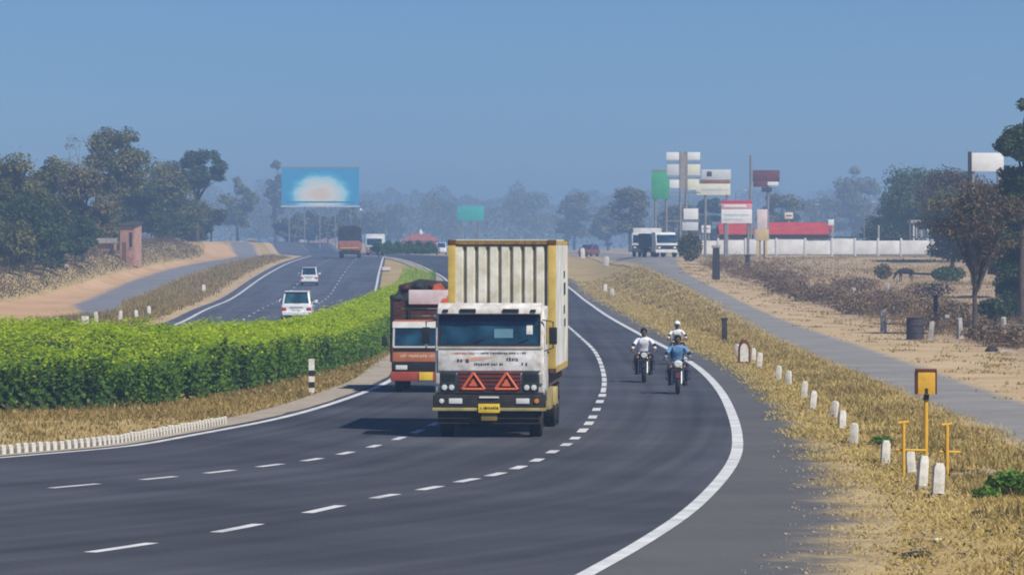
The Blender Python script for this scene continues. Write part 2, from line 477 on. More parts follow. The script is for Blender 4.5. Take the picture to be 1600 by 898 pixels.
D_IN = spline(np.vstack([[(-20, 36), (-11, 51), (-7.4, 58.8)],
    upx([(181, 858), (366, 827), (499, 797), (594, 777), (667, 764), (724, 752), (772, 742), (808, 731), (838, 720), (862, 707), (884, 695), (898, 685), (910, 673), (920, 662), (926, 652), (932, 640), (937, 628), (941, 618), (944, 590), (930, 550), (905, 525), (890, 512)]),
    [(2.55, 290), (2.2, 362), (1.6, 404), (.6, 440), (-2, 480), (-5.2, 525), (-8.6, 565)]]), .4)
LL_LINE = spline(np.vstack([[(-60, 108), (-36, 138), (-24, 160), (-18.6, 190)],
    upx([(250, 515), (330, 480), (400, 440), (440, 416)]), [(-25.8, 560), (-27.5, 610), (-38, 740), (-72, 1100)]]))
LR_LINE = spline(np.array([(-48, 96), (-26, 124), (-14.5, 150), (-10.2, 180), (-9.4, 215), (-9.7, 260), (-10.4, 300), (-11.7, 379), (-13.5, 453), (-15.6, 540), (-17.6, 610), (-29.5, 740), (-63, 1100)]))

def pair(A, B, n=420):
    return resamp(A, n), resamp(B, n)

A_, B_ = pair(offset(L_LINE, -.30), offset(R_LINE, .12), 520)
road = tag(sheet('highway_carriageway', A_, B_, 0.0, m_road, 10), kind='structure')
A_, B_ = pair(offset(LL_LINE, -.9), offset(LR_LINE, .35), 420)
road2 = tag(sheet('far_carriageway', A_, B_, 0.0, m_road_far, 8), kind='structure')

def paint_line(curve, w, y0, y1, parent, name='edge_line', z=.006):
    c = curve[(curve[:, 1] > y0) & (curve[:, 1] < y1)]
    n = max(3, int(np.linalg.norm(np.diff(c, axis=0), axis=1).sum() / .8))
    c = resamp(c, n)
    return sheet(name, offset(c, -w / 2), offset(c, w / 2), z, m_paint, 1, parent)
paint_line(R_LINE, .24, 14, 700, road)
paint_line(L_LINE, .20, 50, 700, road)
paint_line(LL_LINE, .22, 120, 640, road2)
paint_line(LR_LINE, .20, 120, 640, road2)

def dash(curve, i0, i1, w, parent):
    c = curve[i0:i1 + 1]
    if len(c) < 2: return
    c = resamp(c, 4)
    sheet('lane_dash', offset(c, -w / 2), offset(c, w / 2), .006, m_paint, 1, parent)
def dashes(curve, centers, w, parent, ratio=.47):
    s = np.r_[0, np.cumsum(np.linalg.norm(np.diff(curve, axis=0), axis=1))]
    pos = [s[np.argmin(np.linalg.norm(curve - np.array(c), axis=1))] for c in centers]
    for k, p in enumerate(pos):
        sp = min(abs(p - pos[k - 1]) if k else 9, abs(pos[k + 1] - p) if k + 1 < len(pos) else 9)
        L = sp * ratio / 2
        dash(curve, int(np.searchsorted(s, p - L)), int(np.searchsorted(s, p + L)), w, parent)
c1 = [tuple(p) for p in upx([(109, 760), (238, 748), (337, 738), (416, 728), (484, 719), (537, 709), (582, 698), (621, 686)])]
c1 = [(-18, 62), (-15, 67), (-12, 71.5), (-9.6, 76)] + c1 + [(float(by_y(D_OUT, y)), y) for y in np.arange(103, 300, 4.2)]
dashes(D_OUT, c1, .19, road)
c2 = [tuple(p) for p in upx([(181, 858), (366, 827), (499, 797), (594, 777), (667, 764), (724, 752), (772, 742), (808, 731), (838, 720), (862, 707), (884, 695), (898, 685), (910, 673), (920, 662), (926, 652), (932, 640), (937, 628), (941, 618)])]
c2 = [(-16, 43), (-11, 51), (-7.6, 58.4)] + c2
dashes(D_IN, c2, .21, road)
dashes(D_IN, [(float(by_y(D_IN, y)), y) for y in np.arange(133, 420, 5.2)], .15, road, .84)
for t in (.36, .68):
    a, b = pair(LL_LINE, LR_LINE, 900); c = a * (1 - t) + b * t
    dashes(c, [(float(by_y(c, y)), y) for y in np.arange(190, 590, 12.0)], .11, road2, .3)

# shoulder of the near carriageway, blending into the dry verge
SH = spline(np.vstack([[(-.5, 12), (1.2, 36), (2.6, 48)],
    upx([(1268, 898), (1318, 830), (1300, 780), (1276, 735), (1245, 690), (1212, 640), (1170, 600), (1118, 565), (1066, 538), (1005, 508), (940, 474), (908, 455)]),
    [(5.4, 440), (2.9, 480), (-.8, 525), (-4, 565), (-15.8, 720), (-48, 1100)]]))
SOIL = [(.26, .185, .095), (.38, .28, .145), (.47, .36, .19), (.52, .40, .25)]
m_shblend = blend_mat('shoulder_to_soil', [(.085, .086, .092), (.105, .105, .110), (.128, .126, .128)], SOIL, .60, .98, amp=.42)
A_, B_ = pair(offset(R_LINE, -.4), offset(SH, .9), 700)
tag(sheet('paved_shoulder', A_, B_, -.006, m_shblend, 8), kind='structure')

# service roads ----------------------------------------------------
SR_L = spline(np.vstack([[(11.2, 40), (11.2, 70)], upx([(1600, 690), (1430, 620), (1250, 545), (1150, 490), (1080, 450), (1004, 415)]), [(10.5, 500), (9, 640), (6, 900)]]))
SR_R = spline(np.vstack([[(13.2, 40), (13.2, 70)], upx([(1600, 638), (1492, 601), (1400, 566), (1300, 531), (1200, 496), (1120, 458), (1055, 420)]), [(18.2, 500), (18, 640), (16, 900)]]))
SAND = [(.34, .235, .13), (.48, .35, .20), (.58, .45, .29)]
m_svblend = blend_mat('service_road_to_sand', [(.175, .17, .165), (.24, .232, .225), (.32, .30, .275)], SAND, .60, .98, both=True, amp=.30)
A_, B_ = pair(offset(SR_L, -.45), offset(SR_R, .85), 420)
tag(sheet('service_road', A_, B_, -.012, m_svblend, 6), kind='structure')
SD_R = spline(np.vstack([[(17.5, 40), (18, 90)], upx([(1600, 557), (1500, 535), (1400, 512), (1300, 487), (1200, 455), (1130, 432), (1085, 412)]), [(22, 520), (22, 640), (20, 900)]]))
A_, B_ = pair(offset(SR_R, -.5), SD_R, 420)
m_sdblend = blend_mat('sand_to_field', SAND, [(.21, .135, .08), (.35, .245, .155), (.45, .335, .215)], .62, 1.0, amp=.30)
tag(sheet('sandy_verge', A_, offset(B_, 1.2), -.03, m_sdblend, 6), kind='structure')
# pale dust along the near side of the service road
A_, B_ = pair(offset(SR_L, -.55), offset(SR_L, .25), 420)
tag(sheet('dusty_roadside', A_, B_, -.02, m_sand, 2, jag=.2), kind='structure')
# the field behind
A_, B_ = pair(offset(SD_R, -.6), SD_R + np.array([120, 0]) * (.3 + .7 * ss(0, 1, np.linspace(0, 1, len(SD_R))))[:, None], 260)
tag(sheet('dry_field', A_, B_, -.045, m_field, 60, jag=.3), kind='structure')

LS_R = spline(np.vstack([[(-44, 150), (-35, 205)], upx([(150, 498), (200, 474), (262, 446), (330, 421)]), [(-31, 560), (-40, 700)]]))
LS_L = spline(np.vstack([[(-52, 160), (-43, 210)], upx([(70, 497), (120, 474), (180, 449), (240, 427), (292, 414)]), [(-35, 560), (-45, 700)]]))
A_, B_ = pair(LS_L, LS_R, 300)
m_lsblend = blend_mat('left_service_to_sand', [(.15, .15, .165), (.195, .195, .21), (.24, .24, .25)], [(.36, .21, .10), (.52, .33, .18), (.60, .42, .26)], .60, 1.0, both=True, amp=.35)
tag(sheet('left_service_road', offset(A_, -.5), offset(B_, .4), -.012, m_lsblend, 6), kind='structure')
LD = spline(np.vstack([[(-66, 170), (-52, 230)], upx([(-60, 482), (0, 472), (60, 461), (130, 441), (195, 424), (245, 413)]), [(-38.5, 560), (-52, 700)]]))
A_, B_ = pair(LD, offset(LS_L, .4), 300)
tag(sheet('sandy_bank', A_, B_, -.03, m_rsand, 4, jag=.25), kind='structure')
# sandy strip beside the far carriageway
A_, B_ = pair(offset(LL_LINE, -3.0), offset(LL_LINE, -.6), 300)
tag(sheet('sandy_roadside', A_, B_, -.02, m_sand, 3, jag=.35), kind='structure')

# median: strip, kerb stones ---------------------------------------
LK = L_LINE[(L_LINE[:, 1] > 55) & (L_LINE[:, 1] < 700)]
A_, B_ = resamp(offset(LK, -1.25), 420), resamp(offset(LK, -.28), 420)
tag(sheet('median_strip', A_, B_, .012, m_strip, 2, jag=.05), kind='structure')
kerb = tag(bpy.data.objects.new('median_kerb', None), 'striped white and grey kerb stones edging the median below the hedge', 'kerb'); COL.objects.link(kerb)
kc = offset(L_LINE, -.62); kc = kc[(kc[:, 1] > 76) & (kc[:, 1] < 109)]
kl = np.linalg.norm(np.diff(kc, axis=0), axis=1).sum(); nk = int(kl / .30)
kc = resamp(kc, nk)
stone = MB().prism([(-.04, 0), (.04, 0), (.035, .24), (-.035, .24)], -.075, .075, 'y').mesh('kerb_stone', bevel=.012, seg=1)
gap = MB().prism([(-.038, 0), (.036, 0), (.030, .15), (-.032, .15)], -.073, .073, 'y').mesh('kerb_stone_dark', bevel=.012, seg=1)
stone.materials.append(m_white); gap.materials.append(m_kerbdark)
kt = np.gradient(kc, axis=0)
for k in range(nk):
    for me_, off in ((stone, 0), (gap, .5)):
        p = kc[k] if not off else (kc[k] + kc[min(k + 1, nk - 1)]) / 2
        if off and k == nk - 1: continue
        if off and kc[k][1] > 132: continue
        o = bpy.data.objects.new('kerb_stone', me_); COL.objects.link(o); o.parent = kerb
        o.location = (p[0], p[1], gz(*p) - .03 - (.03 * random.random()))
        o.rotation_euler = (random.uniform(-.04, .04), random.uniform(-.04, .04), math.atan2(kt[k][1], kt[k][0]) - math.pi / 2)

# hedge ------------------------------------------------------------
HF = spline(np.array([(-34, 92), (-21, 108.5), (-13.2, 115.5), (-10.4, 118), (-8.5, 127), (-6.7, 145), (-5.4, 170), (-5.4, 220), (-6.0, 300), (-6.6, 360), (-7.6, 430)]))
HB = spline(np.array([(-40, 104), (-25, 126), (-16.5, 136.5), (-11.6, 143), (-9.3, 160), (-8.1, 182), (-7.5, 235), (-8.4, 300), (-9.2, 360), (-10.4, 430)]))
HF, HB = resamp(HF, 900), resamp(HB, 900)
def fbm2(x, y, s):
    return (np.sin(x * 1.7 * s + 1.3) * np.cos(y * 1.3 * s) + .6 * np.sin(x * 3.1 * s + y * 2.7 * s) + .5 * np.cos(y * 5.3 * s - x * 4.1 * s)) / 2.1
hsl = np.r_[0, np.cumsum(np.linalg.norm(np.diff(HF, axis=0), axis=1))]
hcell = np.random.default_rng(9).uniform(-1, 1, 4000)
def hedge_points(n, near, rng):
    wd = np.linalg.norm(HB - HF, axis=1) + 1.5; wd = wd * np.clip(1.6 - np.maximum(HF[:, 1] - 110, 0) / 140, .35, 1.6)
    i = rng.choice(900, n, p=wd / wd.sum())
    front = rng.random(n) < .30
    t = np.where(front, rng.uniform(-.02, .10, n), rng.uniform(0, 1, n))
    P = HF[i] * (1 - t[:, None]) + HB[i] * t[:, None]
    back = np.interp(HB[i][:, 1], [104, 126, 137, 144, 165, 180, 210, 240, 300, 430], [2.0, 2.0, 2.0, 1.66, 1.45, 1.48, 1.62, 1.75, 1.5, 1.4])
    fr = np.minimum(back * .8, 1.28)
    top = fr + (back - fr) * ss(0, .7, t)
    top = top * (1 + .10 * fbm2(P[:, 0], P[:, 1], .8) + .10 * fbm2(P[:, 0], P[:, 1], .33)) + .14 * fbm2(P[:, 0], P[:, 1], 2.6)
    # the hedge is a row of bushes grown together: each bulges forward and has its own height
    sa = hsl[i] + rng.uniform(0, 1, n) * .12
    cu = sa / 1.05 + .25 * np.sin(sa * .9); ci = np.floor(cu).astype(int); bul = 1 - (2 * (cu - ci) - 1) ** 2
    nearf = 1 - ss(.08, .45, t)
    top = top * (1 + .13 * hcell[ci % 4000] * (.35 + .65 * nearf) - .20 * (1 - bul) * nearf)
    TF = np.gradient(HF, axis=0)[i]; TF /= np.linalg.norm(TF, axis=1)[:, None]
    out = np.c_[TF[:, 1], -TF[:, 0]]
    P = P + out * ((.42 * bul - .12) * nearf * (.7 + .3 * hcell[(ci + 77) % 4000]))[:, None]
    z = np.where(front, top * rng.uniform(.06, 1.0, n) ** .8, top - np.abs(rng.normal(0, .16, n)))
    # shoots: the front face is broken into upright stems
    P = P + rng.normal(0, .06, (n, 2))
    tall = (~front) & (rng.random(n) < .05) & (fbm2(P[:, 0] * 1.7, P[:, 1] * 1.7, 1.3) > .1)
    z = z + np.where(tall, rng.uniform(.05, .30, n), 0)
    cut = front & (bul < .22) & (rng.random(n) < .85)
    cut |= front & (fbm2(P[:, 0] * 2.2, P[:, 1] * 1.1, 1.6) > .08) & (z < top * .9)
    P, z, front = P[~cut], z[~cut], front[~cut]
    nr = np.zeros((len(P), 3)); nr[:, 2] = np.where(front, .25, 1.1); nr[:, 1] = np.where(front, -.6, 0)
    return np.c_[P, g(P[:, 0], P[:, 1]) + z], nr
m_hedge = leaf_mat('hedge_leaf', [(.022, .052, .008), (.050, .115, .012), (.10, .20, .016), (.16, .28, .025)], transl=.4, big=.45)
hp, hn = hedge_points(300000, 1.25, np.random.default_rng(3))
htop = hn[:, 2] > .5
hedge = thing('median_hedge', 'long bright green clipped hedge along the median, left of the trucks', 'hedge', (0, 0, 0))
m_shoot_lit = leaf_mat('hedge_shoot_lit', [(.13, .22, .010), (.34, .49, .014), (.52, .66, .022), (.64, .72, .06)], transl=.5, big=.5)  # paler lime puts the sunlight on the hedge top into the leaf colour
tag(link('lit_top_shoots', leaves('lit_top_shoots', hp[htop], .125, nrm=hn[htop]), m_shoot_lit, hedge), kind='stuff')
tag(link('shaded_side_foliage', leaves('shaded_side_foliage', hp[~htop], .14, nrm=hn[~htop]), m_hedge, hedge), kind='stuff')  # darker leaf colour paints in the shade of the front face
core = MB()
cb = np.interp(HB[:, 1], [104, 126, 137, 144, 165, 180, 210, 240, 300, 430], [2.0, 2.0, 2.0, 1.66, 1.45, 1.48, 1.62, 1.75, 1.5, 1.4]) - .22
hs = np.arange(0, 900, 6)
rings = [[(*HF[i], gz(*HF[i]) - .02), (*(HF[i] * .92 + HB[i] * .08), gz(*HF[i]) + .7), (*(HF[i] * .5 + HB[i] * .5), gz(*HF[i]) + cb[i] - .08), (*(HF[i] * .08 + HB[i] * .92), gz(*HB[i]) + cb[i] - .06), (*HB[i], gz(*HB[i]) - .02)] for i in hs]
core.loft(rings)
core.build('shade_twig_mass', M('hedge_twig_shade', (.030, .060, .010), rough=.95, var=.5, scale=6, bump=.8), hedge)  # dark filler core; its tone stands in for shade between the bushes

# second hedge, farther along the median
def small_hedge(name, label, A, B, h, n, mat, size, seed, parent=None):
    rng = np.random.default_rng(seed)
    t = rng.random(n); A, B = np.array(A, float), np.array(B, float)
    w = rng.normal(0, 1, n); w = np.clip(w, -1.6, 1.6) * .6
    P = A * (1 - t[:, None]) + B * t[:, None]; d = (B - A) / np.linalg.norm(B - A)
    P = P + np.c_[d[1] * w, -d[0] * w]
    top = h * (1 - .3 * (w / 1.0) ** 2) * (1 + .18 * np.sin(t * 37) + .12 * np.sin(t * 91))
    z = g(P[:, 0], P[:, 1]) + np.maximum(.05, top * rng.uniform(.15, 1, n) ** .6)
    o = link(name, leaves(name, np.c_[P, z], size, up=.5), mat)
    return tag(o, label, 'hedge')
small_hedge('median_hedge', 'small distant green hedge on the median above the grey road', (-17.3, 566), (-9.8, 572), 1.7, 9000, m_hedge, .26, 5)
# ------------------------------------------------------------------ grass, scrub and stones
m_dry = leaf_mat('dry_grass', [(.34, .24, .08), (.46, .35, .12), (.56, .44, .16), (.62, .50, .22)], transl=.3, big=.25)
m_dryg = leaf_mat('mixed_grass', [(.15, .13, .04), (.28, .22, .07), (.42, .31, .11), (.36, .24, .08)], transl=.3, big=.3)
m_scrub = leaf_mat('scrub_twig', [(.075, .046, .027), (.14, .088, .048), (.22, .145, .078), (.30, .21, .115)], transl=.2, big=.2)
m_green = leaf_mat('weed_leaf', [(.05, .11, .012), (.12, .24, .02), (.21, .36, .04)], transl=.4, big=2.0)

def between(A, B, y0, y1, n, rng, near=1.0, lo=0., hi=1.):
    """random points between two curves, denser towards the camera"""
    u = rng.random(n); y = y0 * (y1 / y0) ** (u ** near)
    t = rng.uniform(lo, hi, n); xa, xb = by_y(A, y), by_y(B, y)
    return np.c_[xa * (1 - t) + xb * t, y], t

rng = np.random.default_rng(11)
P, t = between(SH, SR_L, 52, 430, 34000, rng, lo=-.06)
nzv = fbm2(P[:, 0], P[:, 1] * .5, .9)
keep = (rng.random(len(P)) < ss(-.06, .11, t + .06 * nzv)) & (nzv + rng.normal(0, .35, len(P)) > -.35)
near_patch = (P[:, 1] < 82) & (t < .30)
keep &= ~(near_patch & (rng.random(len(P)) < .55))
P, t = P[keep], t[keep]
h = .035 + .085 * rng.random(len(P)) * (.4 + t) + .03 * (P[:, 1] > 100)
tag(link('dry_grass', blades('dry_grass', np.c_[P, g(P[:, 0], P[:, 1]) - .015 - .045 * ss(.2, .3, t)], h, .012 + .00009 * P[:, 1], 1.5, 6, rng, .16), m_dry),
    'yellow dry grass on the verge between highway and service road', 'grass', kind='stuff')
# darker, taller tufts in the ditch
P, t = between(SH, SR_L, 62, 420, 5000, rng, lo=.42, hi=.92)
keep = fbm2(P[:, 0] + 3, P[:, 1] * .35, 1.0) > .05
P = P[keep]
tag(link('brown_grass', blades('brown_grass', np.c_[P, g(P[:, 0], P[:, 1]) - .06], .20, .016 + .0001 * P[:, 1], 1.0, 7, rng, .2), m_dryg),
    'taller brown grass tufts in the dip of the verge', 'grass', kind='stuff')
P, t = between(SH, SR_L, 56, 300, 16000, rng, lo=.12, hi=.97)
keep = fbm2(P[:, 0] * 1.4 + 5, P[:, 1] * .5, 1.0) + rng.normal(0, .2, len(P)) > .28
P = P[keep]
tag(link('verge_weeds', leaves('verge_weeds', np.c_[P, g(P[:, 0], P[:, 1]) - .02 + .14 * rng.random(len(P))], .075, up=.3), leaf_mat('verge_weed_leaf', [(.09, .07, .025), (.17, .14, .04), (.22, .21, .06), (.30, .20, .08)], transl=.3, big=.6)), 'low olive and brown weeds scattered through the dry verge', 'weeds', kind='stuff')
# median grass in front of the hedge
MK = offset(L_LINE, -1.2)
ya = rng.uniform(0, 1, 22000) ** 1.5
i = (ya * 899).astype(int); q = HF[i]
# nearest kerb point of each hedge front point
kk = np.array([MK[np.argmin(((MK - p) ** 2).sum(1))] for p in HF[::10]])
kx = np.interp(np.arange(900), np.arange(0, 900, 10), kk[:, 0]); ky = np.interp(np.arange(900), np.arange(0, 900, 10), kk[:, 1])
tt = rng.random(len(i)) ** .8
P = np.c_[kx[i], ky[i]] * (1 - tt[:, None]) + (q + (HB[i] - q) * .06) * tt[:, None] + rng.normal(0, .08, (len(i), 2))
hm = .08 + .17 * tt * rng.random(len(i)) + .10 * np.maximum(0, fbm2(P[:, 0], P[:, 1], 1.2))
tag(link('median_grass', blades('median_grass', np.c_[P, g(P[:, 0], P[:, 1]) - .06], hm, .020, .9, 7, rng, .14), m_dryg),
    'brown and olive grass between the kerb and the hedge', 'grass', kind='stuff')
# low weeds in that strip
sel = rng.choice(len(P), 5200); Q = np.c_[P[sel], g(P[sel, 0], P[sel, 1]) + .05 + .28 * rng.random(5200) * tt[sel]]
keep = fbm2(Q[:, 0] + 9, Q[:, 1], .8) > .0
tag(link('median_weeds', leaves('median_weeds', Q[keep], .12, up=.2), m_dryg), 'low weeds at the foot of the hedge', 'weeds', kind='stuff')
# left verge between the far carriageway and the left service road
P, t = between(LS_R, offset(LL_LINE, -2.2), 215, 560, 9000, rng)
keep = (t > .06) & (t < .96) & (np.abs(by_y(LS_R, P[:, 1]) - by_y(LL_LINE, P[:, 1])) < 30)
P, t = P[keep], t[keep]
tag(link('verge_scrub', blades('verge_scrub', np.c_[P, g(P[:, 0], P[:, 1]) - .06], .30 + .3 * (t < .6) * rng.random(len(P)), .05, .6, 6, rng, .3), m_dryg),
    'brown scrub grass between far carriageway and left service road', 'grass', kind='stuff')
# scrub on the left bank
n = 34000
y = rng.uniform(300, 560, n); x = by_y(LD, y) - rng.gamma(1.4, 3.0, n)
hgt = rng.gamma(1.5, .35, n) * (.5 + .8 * np.maximum(0, fbm2(x, y * .3, .5) + .35))
tag(link('bank_scrub', leaves('bank_scrub', np.c_[x, y, g(x, y) + hgt], .19, up=.1, asp=.35), leaf_mat('bank_scrub_leaf', [(.05, .034, .018), (.10, .068, .034), (.16, .11, .055), (.14, .12, .045)], transl=.2, big=.3)), 'brown leafless scrub along the foot of the left trees', 'scrub', kind='stuff')

# scrub in the dry field, right: a broken belt of twiggy bushes
n = 90000
y = rng.uniform(185, 420, n); xr = by_y(SD_R, y)
x = xr + .4 + rng.gamma(1.6, 2.3, n)
cl = fbm2(x * .9, y * .16, .8) + .4 * fbm2(x * 2.0, y * .4, 1.0)
keep = (cl + rng.normal(0, .12, n) > .08) & (rng.random(n) < np.where(x - xr < 9, 1, .3))
x, y, cl = x[keep], y[keep], cl[keep]
hh = (.10 + 1.15 * np.clip(cl - .1, 0, 1)) * rng.random(len(x)) ** .7
tag(link('field_scrub', leaves('field_scrub', np.c_[x, y, g(x, y) + hh], .15, up=.05, asp=.3), m_scrub), 'dense brown twiggy scrub belt along the far edge of the sandy verge', 'scrub', kind='stuff')
n = 3500
y = rng.uniform(190, 470, n); x = by_y(SD_R, y) + rng.uniform(.3, 34, n)
tag(link('field_grass', blades('field_grass', np.c_[x, y, g(x, y) - .05], .22, .035, 1.0, 6, rng, .3), m_dryg), 'thin dry grass over the field behind the sandy verge', 'grass', kind='stuff')

# tufts and bare patches straying over the sand
P, t = between(SR_R, SD_R, 70, 420, 2600, rng, lo=.05, hi=1.0)
keep = (fbm2(P[:, 0] * 1.3, P[:, 1] * .3, 1.0) + t * .5 > .45)
P = P[keep]
tag(link('sand_tufts', blades('sand_tufts', np.c_[P, g(P[:, 0], P[:, 1]) - .03], .10, .02 + .0001 * P[:, 1], 1.3, 7, rng, .22), m_dryg), 'stray dry tufts on the sandy verge', 'grass', kind='stuff')

# gravel and stones near the right corner
m_stone = M('stone', (.30, .25, .19), rough=.9, var=.35, scale=3, bump=.3)
P, t = between(SH, SR_L, 52, 100, 5200, rng, near=1.2, lo=-.14, hi=.6)
w = rng.random(len(P)) < .28 * np.exp(-np.maximum(0, t) * 2.2) * (1.15 - .9 * ss(72, 96, P[:, 1])); P = P[w]
base = np.array([(0, 0, 1), (0, 0, -1), (1, 0, 0), (-1, 0, 0), (0, 1, 0), (0, -1, 0)], float)
fc = np.array([(0, 2, 4), (0, 4, 3), (0, 3, 5), (0, 5, 2), (1, 4, 2), (1, 3, 4), (1, 5, 3), (1, 2, 5)])
k = len(P); S = (.012 + .028 * rng.random(k) ** 3)[:, None, None]
V = base[None] * S * rng.uniform(.6, 1.5, (k, 6, 3)) * np.array([1.25, 1.25, .7]) + np.c_[P, g(P[:, 0], P[:, 1]) - .004][:, None, :]
FQ = (fc[None] + (np.arange(k) * 6)[:, None, None]).reshape(-1, 3)
tag(link('roadside_gravel', np_mesh('roadside_gravel', V.reshape(-1, 3), FQ), m_stone), 'loose gravel where the shoulder meets the dry grass', 'gravel', kind='stuff')

def rock(name, label, u, v, s, mat, group=None, flat=.6, seed=0):
    r = random.Random(seed); bm = bmesh.new(); bmesh.ops.create_icosphere(bm, subdivisions=2, radius=1)
    for p in bm.verts:
        k = 1 + .28 * math.sin(p.co.x * 3.1 + seed) * math.cos(p.co.y * 2.7 + seed * 2) + r.uniform(-.1, .1)
        p.co = Vector((p.co.x * s[0] * k, p.co.y * s[1] * k, p.co.z * s[2] * k * flat))
    me = bpy.data.meshes.new(name); bm.to_mesh(me); bm.free()
    o = link(name, me, mat); x, y, z = at(u, v); o.location = (x, y, z - .02); o.rotation_euler.z = r.random() * 6
    return tag(o, label, 'rock', group)
m_dark = M('burnt_earth', (.035, .03, .028), rough=.95, var=.4, scale=6, bump=.3)
m_rock = M('pale_rock', (.36, .29, .21), rough=.9, var=.3, scale=2.5, bump=.4)
rock('rock', 'thin dark stone lying on the dry grass in the near right corner', 1430, 864, (.30, .10, .07), m_dark, seed=3)
rock('rock', 'small pale stone on dry grass above the dark stone', 1465, 841, (.09, .06, .05), m_white, seed=4)
rock('rock', 'small dark scrap on the grey shoulder near the grass', 1266, 749, (.12, .09, .05), m_dark, seed=5)
rock('rock', 'pale flat rock in the grass just right of the white guard stones', 1505, 742, (.28, .25, .13), m_rock, seed=6)
rock('rock', 'brown rock in the ditch beside the green weed', 1545, 738, (.22, .2, .16), m_rock, seed=7)
rock('rock', 'dark clod at the grass edge, right of the pale stone', 1527, 800, (.11, .09, .07), m_dark, seed=8)
rock('rock', 'pale boulder on the left bank under the trees', 92, 417, (1.3, .9, .9), m_rock, seed=9)
rock('rock', 'rounded pale boulder at the right frame edge below the thin tree', 1572, 551, (.38, .3, .26), m_rock, seed=10)
rock('rock', 'dark boulder beside the pale one under the thin tree', 1550, 548, (.34, .3, .36), m_dark, seed=11)

def weed(name, label, u, v, r, h, n, mat, seed, size=.12, stem=True):
    x, y, z = at(u, v); rg = np.random.default_rng(seed)
    D = rg.normal(size=(n, 3)); D /= np.linalg.norm(D, axis=1)[:, None]; D *= rg.random((n, 1)) ** .4
    P = np.c_[D[:, 0] * r, D[:, 1] * r, h * (.5 + .5 * D[:, 2])]
    o = thing(name, label, 'plant', (x, y, z - .05))
    link('foliage', leaves('foliage', P, size, up=.35), mat, o)
    if stem:
        mb = MB()
        for k in range(7):
            q = P[rg.integers(n)]; mb.tube([(0, 0, 0), (q[0] * .5, q[1] * .5, q[2] * .6), tuple(q)], [.012, .009, .004], 5)
        mb.build('stem', M('weed_stem', (.09, .08, .04)), o)
    return o
weed('green_weed', 'bright green leafy weed at the right frame edge in the ditch', 1582, 772, .46, .46, 700, m_green, 21)
weed('green_weed', 'low pale green weed just left of the bright leafy one', 1540, 775, .26, .2, 360, m_green, 22, .09)
weed('green_weed', 'small dark green weed beside a lone guard stone on the verge', 1378, 692, .25, .22, 320, m_green, 23, .09)

ORD_ = ['first', 'second', 'third', 'fourth', 'fifth', 'sixth', 'seventh', 'eighth', 'ninth', 'tenth', 'eleventh', 'twelfth', 'thirteenth', 'fourteenth']
# ------------------------------------------------------------------ trees
m_bark = M('bark', (.085, .065, .05), rough=.95, var=.35, scale=4, bump=.6)
m_barkpale = M('pale_bark', (.20, .16, .12), rough=.95, var=.35, scale=4, bump=.6)
m_olive = leaf_mat('olive_leaf', [(.036, .042, .009), (.086, .094, .018), (.16, .155, .034), (.27, .225, .06)], transl=.25, big=.35)
m_dkgreen = leaf_mat('dark_leaf', [(.015, .030, .007), (.040, .072, .013), (.090, .125, .024)], transl=.25, big=.3)
m_yelgreen = leaf_mat('yellow_green_leaf', [(.03, .065, .012), (.08, .13, .022), (.15, .20, .04)], transl=.35, big=.3)
m_brownleaf = leaf_mat('brown_leaf', [(.04, .028, .016), (.085, .058, .030), (.14, .092, .044), (.10, .10, .032)], transl=.2, big=.5)
m_drytree = leaf_mat('dry_leaf', [(.08, .065, .032), (.15, .13, .055), (.24, .20, .09)], transl=.25, big=.4)

